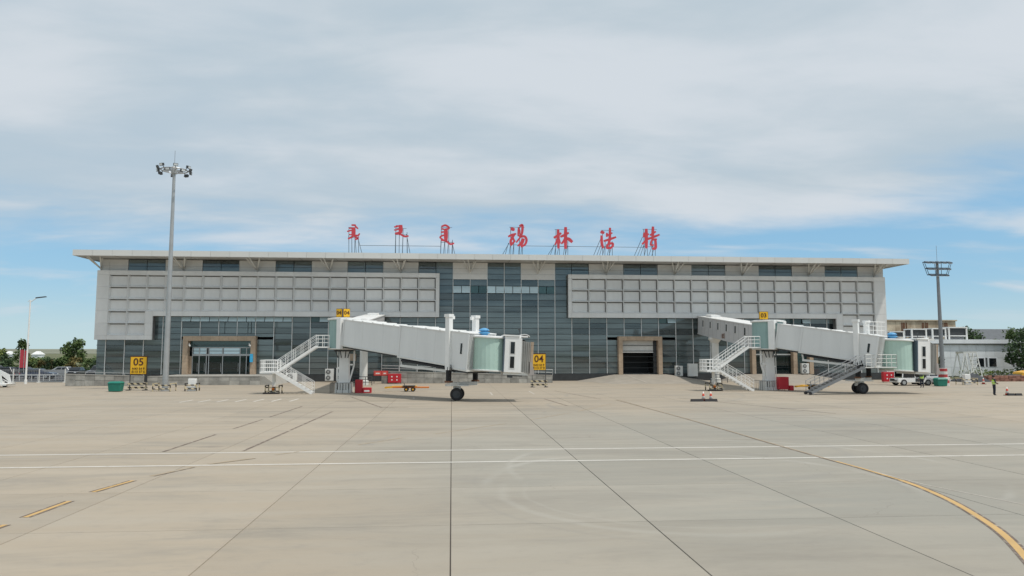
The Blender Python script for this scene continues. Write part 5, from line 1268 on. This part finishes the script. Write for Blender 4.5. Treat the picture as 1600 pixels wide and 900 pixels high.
for i, (x, lab) in enumerate(((-67.0, 'left of two tall red banners behind the street lamp'), (-66.35, 'right of two tall red banners behind the street lamp'))):
    r = thing('banner', (x, 119.5, 0), lab, 'banner', 'red banners'); bm = B(); box(bm, x - .25, x + .25, 119.5, 119.56, 1.4, 4.2 - .15 * i); mk('cloth', bm, M['redsign'], r)
    bm = B(); tube(bm, (x - .29, 119.53, -.04), (x - .29, 119.53, 4.35), .03, n=6); mk('pole', bm, M['white'], r)

def foliage(bm, c, rx, ry, rz, n, size, rnd, clumps=14, low=-.7):
    cl = []
    for _ in range(clumps):
        a = rnd.uniform(0, 6.283); zz = rnd.uniform(low, 1); rr = math.sqrt(max(.03, 1 - zz * zz)) * rnd.uniform(.35, 1.0)
        cl.append((Vector((c[0] + rx * rr * math.cos(a), c[1] + ry * rr * math.sin(a), c[2] + rz * zz * .85)), rnd.uniform(.22, .5)))
    for _ in range(n):
        cc, k = rnd.choice(cl)
        d = Vector((rnd.gauss(0, 1), rnd.gauss(0, 1), rnd.gauss(0, 1))).normalized() * (rnd.random() ** .4)
        p = cc + Vector((d.x * rx * k, d.y * ry * k, d.z * rz * k))
        a1 = Vector((rnd.gauss(0, 1), rnd.gauss(0, 1), rnd.gauss(0, .7))).normalized(); a2 = a1.cross(Vector((rnd.gauss(0, 1), rnd.gauss(0, 1), rnd.gauss(0, 1)))).normalized()
        s = size * rnd.uniform(.6, 1.3)
        face(bm, [p - a1 * s, p + a2 * s * .6, p + a1 * s, p - a2 * s * .6])
def tree(x, y, h, r, m, label, seed, trunk=.35, dens=900, size=.22, group='trees beyond the car park', z0=-.1, name='leafy_tree'):
    rnd = random.Random(seed); t = thing(name, (x, y, z0), label, 'tree', group)
    bm = B(); th = h * trunk; tube(bm, (x, y, z0), (x + rnd.uniform(-.1, .1), y, z0 + th), h * .028, h * .02, n=7)
    for _ in range(6):
        a = rnd.uniform(0, 6.28); tube(bm, (x, y, z0 + th * rnd.uniform(.75, 1)), (x + r * .65 * math.cos(a), y + r * .65 * math.sin(a), z0 + h * rnd.uniform(.5, .85)), h * .013, h * .005, n=5)
    tube(bm, (x, y, z0 + th), (x, y, z0 + h * .85), h * .02, h * .005, n=5); mk('trunk', bm, M['bark'], t)
    bm = B(); hc = (h - th * .75) / 2; foliage(bm, (x, y, z0 + h - hc), r, r, hc, dens, size, rnd); mk('crown', bm, M[m], t)
    return t
tree(-74.3, 150, 6.3, 1.9, 'leaf', 'tallest green bushy tree standing alone left of the terminal corner', 3, .25, 1500, .26)
tree(-84.2, 150, 6.4, 1.3, 'leaf', 'slim green tree behind the red banners', 5, .3, 900, .24)
tree(-82.5, 139, 5.3, 1.5, 'leaf_light', 'light green tree at the left edge of the picture', 9, .2, 1100, .24)
shr = [(-91, 'leaf'), (-88, 'leaf_rust'), (-85.4, 'leaf'), (-83.3, 'leaf_rust'), (-80.9, 'leaf'), (-79.0, 'leaf_dark'), (-77.2, 'leaf_light'), (-75.3, 'leaf'), (-73.4, 'leaf_rust'), (-71.6, 'leaf_dark'), (-69.9, 'leaf'), (-68.0, 'leaf_rust'), (-66.2, 'leaf'), (-64.3, 'leaf_dark'), (-62.3, 'leaf'), (-60.2, 'leaf_light')]
names_ = {'leaf': 'mid green', 'leaf_rust': 'rusty green', 'leaf_dark': 'dark green', 'leaf_light': 'pale green'}
ords_ = ('first', 'second', 'third', 'fourth', 'fifth', 'sixth', 'seventh', 'eighth', 'ninth', 'tenth', 'eleventh', 'twelfth', 'thirteenth', 'fourteenth', 'fifteenth', 'last')
for i, (x, m) in enumerate(shr):
    rnd = random.Random(50 + i)
    tree(x, 138 + rnd.uniform(-2, 2), rnd.uniform(2.3, 3.5), rnd.uniform(1.3, 1.8), m, '%s shrub, %s from the left in the row behind the parked cars' % (names_[m], ords_[i]), 60 + i, .1, 850, .2, 'shrubs behind the car park', name='shrub')
# far hedge seen as one mass, and far houses
bm = B(); rnd = random.Random(4)
for i in range(46): foliage(bm, (-130 + 3.2 * i + rnd.uniform(-1, 1), 176 + rnd.uniform(-8, 8), 1.0), 2.6, 2, rnd.uniform(1.2, 2.4), 90, .4, rnd, 7)
o = stuff(mk('far_hedge', bm, M['leaf'])); o['label'] = 'far mass of green bushes beyond the car park'; o['category'] = 'hedge'
for i, (x, y, w) in enumerate(((-330, 530, 9), (-322, 535, 6), (-312, 525, 9), (-290, 500, 3), (-275, 505, 4))):
    r = thing('far_house', (x, y, 0), ('small white far house, %s along the horizon at left' % ('leftmost', 'second from left', 'third from left', 'fourth from left', 'fifth from left')[i]), 'house', 'far white houses')
    bm = B(); box(bm, x - w / 2, x + w / 2, y, y + 8, -.1, 2.6); mk('wall', bm, M['tile'], r)
    bm = B(); hexa(bm, [(x - w / 2 - .4, y - .4, 2.2), (x + w / 2 + .4, y - .4, 2.2), (x + w / 2 + .4, y + 8.4, 2.2), (x - w / 2 - .4, y + 8.4, 2.2), (x - w / 4, y + 3.5, 4.4), (x + w / 4, y + 3.5, 4.4), (x + w / 4, y + 4.5, 4.4), (x - w / 4, y + 4.5, 4.4)]); mk('roof', bm, M['white'], r)

# ================================================================== RIGHT HAND BUILDINGS
sb = thing('service_building', (83, 110, 0), 'low white tiled service building right of the terminal', 'building')
bx0, bx1, by = 66.0, 93.5, 110.0
wins = [(83.9, 85.1), (86.0, 87.2), (90.6, 91.7)]
bm = B(); box(bm, bx0, bx1, by + .1, by + 14, -.05, 5.25); mk('wall_core', bm, M['panel_back'], sb)
tw = 1.5; zs = [0, 1.45, 2.9, 4.0, 5.2]
x = bx0
while x < bx1 - .1:
    for za, zb in zip(zs, zs[1:]):
        xb = min(x + tw, bx1)
        if za == 1.45 and any(a < (x + xb) / 2 < b for a, b in wins): continue
        bm = B(); box(bm, x + .012, xb - .012, by, by + .12, za + .012, zb - .012); mk('wall_tile', bm, M['tile'], sb)
    x += tw
for a, b in wins:
    bm = B(); box(bm, a - .25, b + .25, by - .03, by + .13, 1.42, 2.93); wf = mk('window', bm, M['tile'], sb)
    bm = B(); box(bm, a, b, by - .045, by + .1, 1.5, 2.85); mk('pane', bm, M['carwin'], wf)
bm = B(); box(bm, bx0 - .25, bx1 + .25, by - .35, by + 14.2, 5.2, 5.85); rf = mk('roof', bm, M['tile'], sb)
bm = B(); box(bm, bx0 - .2, bx1 + .2, by - .3, by - .05, 5.06, 5.19); mk('roof_groove', bm, M['darksteel'], rf)
for i, (x, w, h, lab) in enumerate(((71.2, 2.2, 1.3, 'small dark rooftop unit at the left of the service building roof'), (74.9, 2.4, 1.75, 'white boxed rooftop cooling unit, leftmost of three on the service building'), (78.3, 2.2, 1.85, 'white boxed rooftop cooling unit, middle of three on the service building'), (81.5, 3.0, 2.05, 'white boxed rooftop cooling unit, rightmost and largest on the service building'))):
    r = thing('rooftop_unit', (x, 111, 5.85), lab, 'cooling unit', 'rooftop cooling units')
    bm = B()
    for sx in (-1, 1):
        for yy in (110.8, 112.6): beam(bm, (x + sx * w / 2, yy, 5.85), (x + sx * w / 2, yy, 5.85 + h), .22)
    box(bm, x - w / 2 - .12, x + w / 2 + .12, 110.68, 112.72, 5.85 + h * .9, 5.85 + h); box(bm, x - w / 2 - .08, x + w / 2 + .08, 110.72, 112.68, 5.85 + h * .26, 5.85 + h * .33); mk('frame', bm, M['white'], r)
    bm = B(); box(bm, x - w / 2 + .08, x + w / 2 - .08, 110.86, 112.5, 5.85 + h * .34, 5.85 + h * .89); mk('coil', bm, M['darksteel'], r)
    bm = B(); hexa(bm, [(x - w / 2 + .2, 110.95, 5.86), (x + w / 2 - .2, 110.95, 5.86), (x + w / 2 - .2, 112.4, 5.86), (x - w / 2 + .2, 112.4, 5.86), (x - w / 2 + .5, 111.2, 5.85 + h * .25), (x + w / 2 - .5, 111.2, 5.85 + h * .25), (x + w / 2 - .5, 112.2, 5.85 + h * .25), (x - w / 2 + .5, 112.2, 5.85 + h * .25)]); mk('drip_tray', bm, M['gunmetal'], r)
rb = thing('rusty_building', (88, 135, 0), 'rust stained beige metal building behind the service building', 'building')
bm = B(); box(bm, 70, 99, 135.1, 150, -.1, 10.0); mk('wall_core', bm, M['rustdark'], rb)
for i in range(14):
    for j in range(4):
        bm = B(); a = 70 + 29 * i / 14; box(bm, a + .03, a + 29 / 14 - .03, 135, 135.12, 2.0 * j + 1.9, 2.0 * j + 3.86); mk('wall_panel', bm, M['rust'], rb)
for i in range(7):
    a = 71.2 + 4.25 * i
    for q in range(4):
        bm = B(); b_ = a + .32 * q - .5; box(bm, b_, b_ + .12 + .1 * ((i + q) % 3), 134.94, 135.02, 6.4 + ((i * 3 + q * 5) % 7) * .3, 9.6); mk('rust_streak', bm, M['rustdark'], rb)
bm = B(); box(bm, 69.8, 99.2, 134.8, 150.2, 9.9, 10.15); mk('roof_edge', bm, M['rust'], rb)
db = thing('dark_roofed_building', (115, 150, 0), 'long low building with dark roof behind the right hand trees', 'building')
bm = B(); box(bm, 98, 140, 150, 162, -.1, 6.2); mk('wall', bm, M['conc'], db)
bm = B(); hexa(bm, [(97.4, 149.3, 6.2), (140.6, 149.3, 6.2), (140.6, 162.7, 6.2), (97.4, 162.7, 6.2), (98, 154, 9.0), (140, 154, 9.0), (140, 158, 9.0), (98, 158, 9.0)]); mk('roof', bm, M['roofdark'], db)
tree(89.3, 105.5, 7.7, 3.3, 'leaf_dark', 'dark dense tree at the right edge in front of the service building', 21, .12, 2600, .24, 'trees right of the terminal')
tree(93.8, 107, 6.4, 2.6, 'leaf_dark', 'dark tree just outside the right corner of the service building', 22, .12, 1400, .24, 'trees right of the terminal')
tree(97.5, 138, 8.6, 3.2, 'leaf', 'mid green tree rising behind the service building roof', 23, .2, 1500, .28, 'trees right of the terminal')
tree(106, 140, 8.2, 3.5, 'leaf_dark', 'dark tree behind the service building roof, right of the mid green one', 24, .2, 1500, .28, 'trees right of the terminal')
tree(102.5, 137, 8.0, 3.0, 'leaf_dark', 'dark tree between two others behind the service building roof', 27, .2, 1300, .28, 'trees right of the terminal')
tree(112, 136, 8.3, 3.2, 'leaf', 'mid green tree furthest right behind the service building roof', 28, .2, 1300, .28, 'trees right of the terminal')
tree(75.2, 107.5, 3.9, 1.5, 'leaf_dark', 'small dark bush beside the white trestle', 25, .1, 700, .18, 'trees right of the terminal', name='bush')
bm = B(); rnd = random.Random(8)
for i in range(28): foliage(bm, (80.5 + rnd.uniform(0, 13), 106.5 + rnd.uniform(-1, 2.5), .4), .9, .6, rnd.uniform(.4, 1.0), 60, .13, rnd, 6)
o = stuff(mk('weeds', bm, M['leaf_light'])); o['label'] = 'rough green weeds along the foot of the service building'; o['category'] = 'weeds'
tre = thing('maintenance_trestle', (77.5, 104, 0), 'white steel A frame maintenance steps in front of the service building', 'trestle')
bm = B()
X0, X1 = 76.0, 79.3; TZ = 3.75
for yy in (103.2, 104.8):
    for a, b in ((X0 - .1, X0 + .8), (X0 + 1.5, X0 + .9), (X0 + 1.6, X0 + 2.2), (X1 + .2, X1 - .6)): beam(bm, (a, yy, 0), (b, yy, TZ), .13)
    for a, b, z0, z1 in ((X0 + 1.5, X0 + 3.0, .3, 2.3), (X0 + 2.9, X0 + 1.8, .3, 2.3)): beam(bm, (a, yy, z0), (b, yy, z1), .09)
    beam(bm, (X0 + .6, yy, TZ), (X1 - .5, yy, TZ), .14, .2)
    beam(bm, (X0, yy, .25), (X1 + .1, yy, .25), .1)
for x, z in ((X0 + .7, TZ), (X0 + 1.6, TZ), (X1 - .6, TZ), (X0, .25), (X1, .25), (X1 + .05, .8), (X1 - .1, 1.4), (X1 - .22, 2.0), (X1 - .35, 2.6), (X1 - .48, 3.2)): beam(bm, (x, 103.2, z), (x, 104.8, z), .09)
mk('frame', bm, M['white'], tre)
bm = B(); box(bm, X0 + .6, X1 - .5, 103.1, 104.9, TZ + .1, TZ + .16); mk('deck', bm, M['offwhite'], tre)
# brick stack, tarpaulin heap, yellow machine edge
bs = thing('brick_stack', (73.0, 90, 0), 'low stack of loose red bricks at the right edge', 'brick stack'); rnd = random.Random(2); bm = B(); box(bm, -.12, .12, -.06, .06, 0, .058); 
bmc = B(); box(bmc, 69.95, 76.2, 90.14, 90.7, 0, .75); mk('stack_core', bmc, M['brick'], bs)
bme = B(); box(bme, -.26, .26, -.13, .13, .004, .12); bm.free(); brick_me = mesh_of('brick', bme, M['brick'])
for i in range(11):
    for j in range(6):
        inst('brick', brick_me, bs, (70.2 - 73.0 + .56 * i + (.14 if j % 2 else 0) + rnd.uniform(-.03, .03), rnd.uniform(-.06, .06), .125 * j), (0, 0, rnd.uniform(-.08, .08)))
tp = B(); rnd = random.Random(6); NN = 12
g_ = [[None] * (NN + 1) for _ in range(NN + 1)]
for i in range(NN + 1):
    for j in range(NN + 1):
        u, v = i / NN, j / NN; e = min(1, 5 * min(u, 1 - u, v, 1 - v)); g_[i][j] = tp.verts.new((65.3 + 4.2 * u, 88.5 + 2.6 * v, -.02 + e * (.75 + .35 * math.sin(u * 7) * math.cos(v * 5) + rnd.uniform(-.12, .12))))
for i in range(NN):
    for j in range(NN): tp.faces.new([g_[i][j], g_[i + 1][j], g_[i + 1][j + 1], g_[i][j + 1]])
tag(mk('tarpaulin_heap', tp, M['darkpile'], org=(67.4, 89.8, 0)), 'heap under a dark tarpaulin between the white trestle and the bricks', 'heap')
ym = thing('yellow_loader', (79.2, 92, 0), 'yellow machine cut by the right edge beside the brick stack', 'machine')
bm = B(); prism_xz(bm, [(75.9, .45), (76.2, 1.15), (77.5, 1.35), (82, 1.4), (82, .45)], 91.4, 93.2); mk('body', bm, M['amber'], ym, bevel=.05)
bm = B(); prism_xz(bm, [(74.6, .1), (75.2, .12), (75.9, .7), (75.7, .85), (75.0, .4)], 91.2, 93.4); mk('bucket', bm, M['darksteel'], ym)
for xx in (77.2, 80.6):
    for yy in (91.4, 93.2): wheel(ym, xx, yy, .5, .4)

# ================================================================== PEOPLE
def person(x, y, rz, pose, label, hat):
    r = thing('person', (0, 0, 0), label, 'person', 'ground staff in yellow vests')
    def skin(name, pts, edges, rad, m, root=0, sub=2):
        me = bpy.data.meshes.new(name); me.from_pydata([Vector(p) for p in pts], edges, [])
        o = bpy.data.objects.new(name, me); COL.objects.link(o); o.modifiers.new('skin', 'SKIN'); ss = o.modifiers.new('sub', 'SUBSURF'); ss.levels = ss.render_levels = sub
        for i, q in enumerate(rad):
            v = me.skin_vertices[0].data[i]; v.radius = q if isinstance(q, tuple) else (q, q); v.use_root = (i == root)
        bpy.context.view_layer.update(); dg = bpy.context.evaluated_depsgraph_get()
        m2 = bpy.data.meshes.new_from_object(o.evaluated_get(dg)); bpy.data.objects.remove(o); bpy.data.meshes.remove(me)
        m2.materials.clear()
        for q in m: m2.materials.append(q)
        for p in m2.polygons: p.use_smooth = True
        return m2
    P = [(0, 0, .94), (0, 0, 1.12), (0, .01, 1.32), (0, .01, 1.46), (0, 0, 1.54), (0, -.02, 1.64), (0, -.015, 1.74)]
    E = [(0, 1), (1, 2), (2, 3), (3, 4), (4, 5), (5, 6)]; Q = [(.15, .11), (.14, .10), (.17, .11), (.10, .08), .055, (.085, .10), (.06, .075)]
    arms = pose
    for s in (-1, 1):
        b = len(P); P += [(s * .095, 0, .88), (s * .11, -.015, .5), (s * .115, .02, .1), (s * .12, -.10, .035)]; E += [(0, b), (b, b + 1), (b + 1, b + 2), (b + 2, b + 3)]; Q += [(.095, .10), .065, .048, (.045, .035)]
        b = len(P); el, ha = arms[0 if s < 0 else 1]
        sh = (s * .20, .01, 1.42); d = (Vector(ha) - Vector(el)).normalized(); P += [sh, el, ha, tuple(Vector(ha) + d * .08)]; E += [(3, b), (b, b + 1), (b + 1, b + 2), (b + 2, b + 3)]; Q += [.068, .048, .036, (.042, .022)]
        hand = Vector(ha) + d * .07; sd_ = Vector((s, 0, 0))
        for k in range(4):
            o_ = sd_.cross(d).normalized() * (.018 * (k - 1.5)) if sd_.cross(d).length > .1 else Vector((0, .018 * (k - 1.5), 0))
            f = len(P); P += [tuple(hand + o_ + d * .05), tuple(hand + o_ + d * (.09 - .008 * abs(k - 1.5)) - sd_ * .015)]; E += [(b + 3, f), (f, f + 1)]; Q += [.010, .009]
        f = len(P); P += [tuple(Vector(ha) + d * .05 + Vector((0, -.045, 0)))]; E += [(b + 2, f)]; Q += [.011]
    me = skin('body', P, E, Q, (M['navy'], M['skin'], M['hair'], M['black']))
    for p in me.polygons:
        c = p.center
        if c.z > 1.50: p.material_index = 1
        elif c.z < .09: p.material_index = 3
        for k in (0, 1):
            ha = Vector(arms[k][1])
            if (c - ha).length < .17 and (c - ha).dot(Vector(arms[k][1]) - Vector(arms[k][0])) > -.005: p.material_index = 1
    b = inst('body', me, r)
    bm = B(); lathe(bm, (0, .0, 1.655), [(.098, 0), (.108, .05), (.10, .10), (.07, .145), (.02, .165)], 14)
    for v in bm.verts: v.co.y = v.co.y * 1.08 + .012; v.co.z -= max(0, v.co.y) * .5 if v.co.z < 1.7 else 0
    bm2 = mesh_of('hair', bm, M['cap'] if hat else M['hair'], smooth=True); inst('helmet' if hat else 'hair', bm2, r)
    for s in (-1, 1):
        bm = B(); lathe(bm, (s * .033, -.108, 1.655), [(.004, -.008), (.011, 0), (.004, .008)], 8); inst('eye', mesh_of('eye', bm, M['hair']), b)
    bm = B(); hexa(bm, [(-.014, -.10, 1.615), (.014, -.10, 1.615), (.012, -.145, 1.62), (-.012, -.145, 1.62), (-.006, -.10, 1.66), (.006, -.10, 1.66), (.004, -.112, 1.655), (-.004, -.112, 1.655)]); inst('nose', mesh_of('nose', bm, M['skin']), b)
    V = [(0, 0, .92), (0, 0, 1.1), (0, .01, 1.3), (0, .01, 1.44)]
    vm = skin('vest', V, [(0, 1), (1, 2), (2, 3)], [(.205, .165), (.20, .16), (.235, .165), (.19, .135)], (M['vest'], M['silver']))
    for p in vm.polygons:
        if 1.0 < p.center.z < 1.06 or 1.18 < p.center.z < 1.24: p.material_index = 1
    inst('vest', vm, r)
    r.location = (x, y, 0); r.rotation_euler = (0, 0, rz); return r
person(50.5, 74.6, R(170), (((-.27, .03, 1.14), (-.26, -.06, .90)), ((.28, .04, 1.14), (.25, -.12, .95))), 'person in a yellow vest and white cap standing beside the tow tractor', True)
person(48.1, 61.1, R(75), (((-.25, -.02, 1.15), (-.12, -.24, 1.08)), ((.26, .0, 1.14), (.14, -.23, 1.05))), 'person in a yellow vest standing alone near the right edge', False)
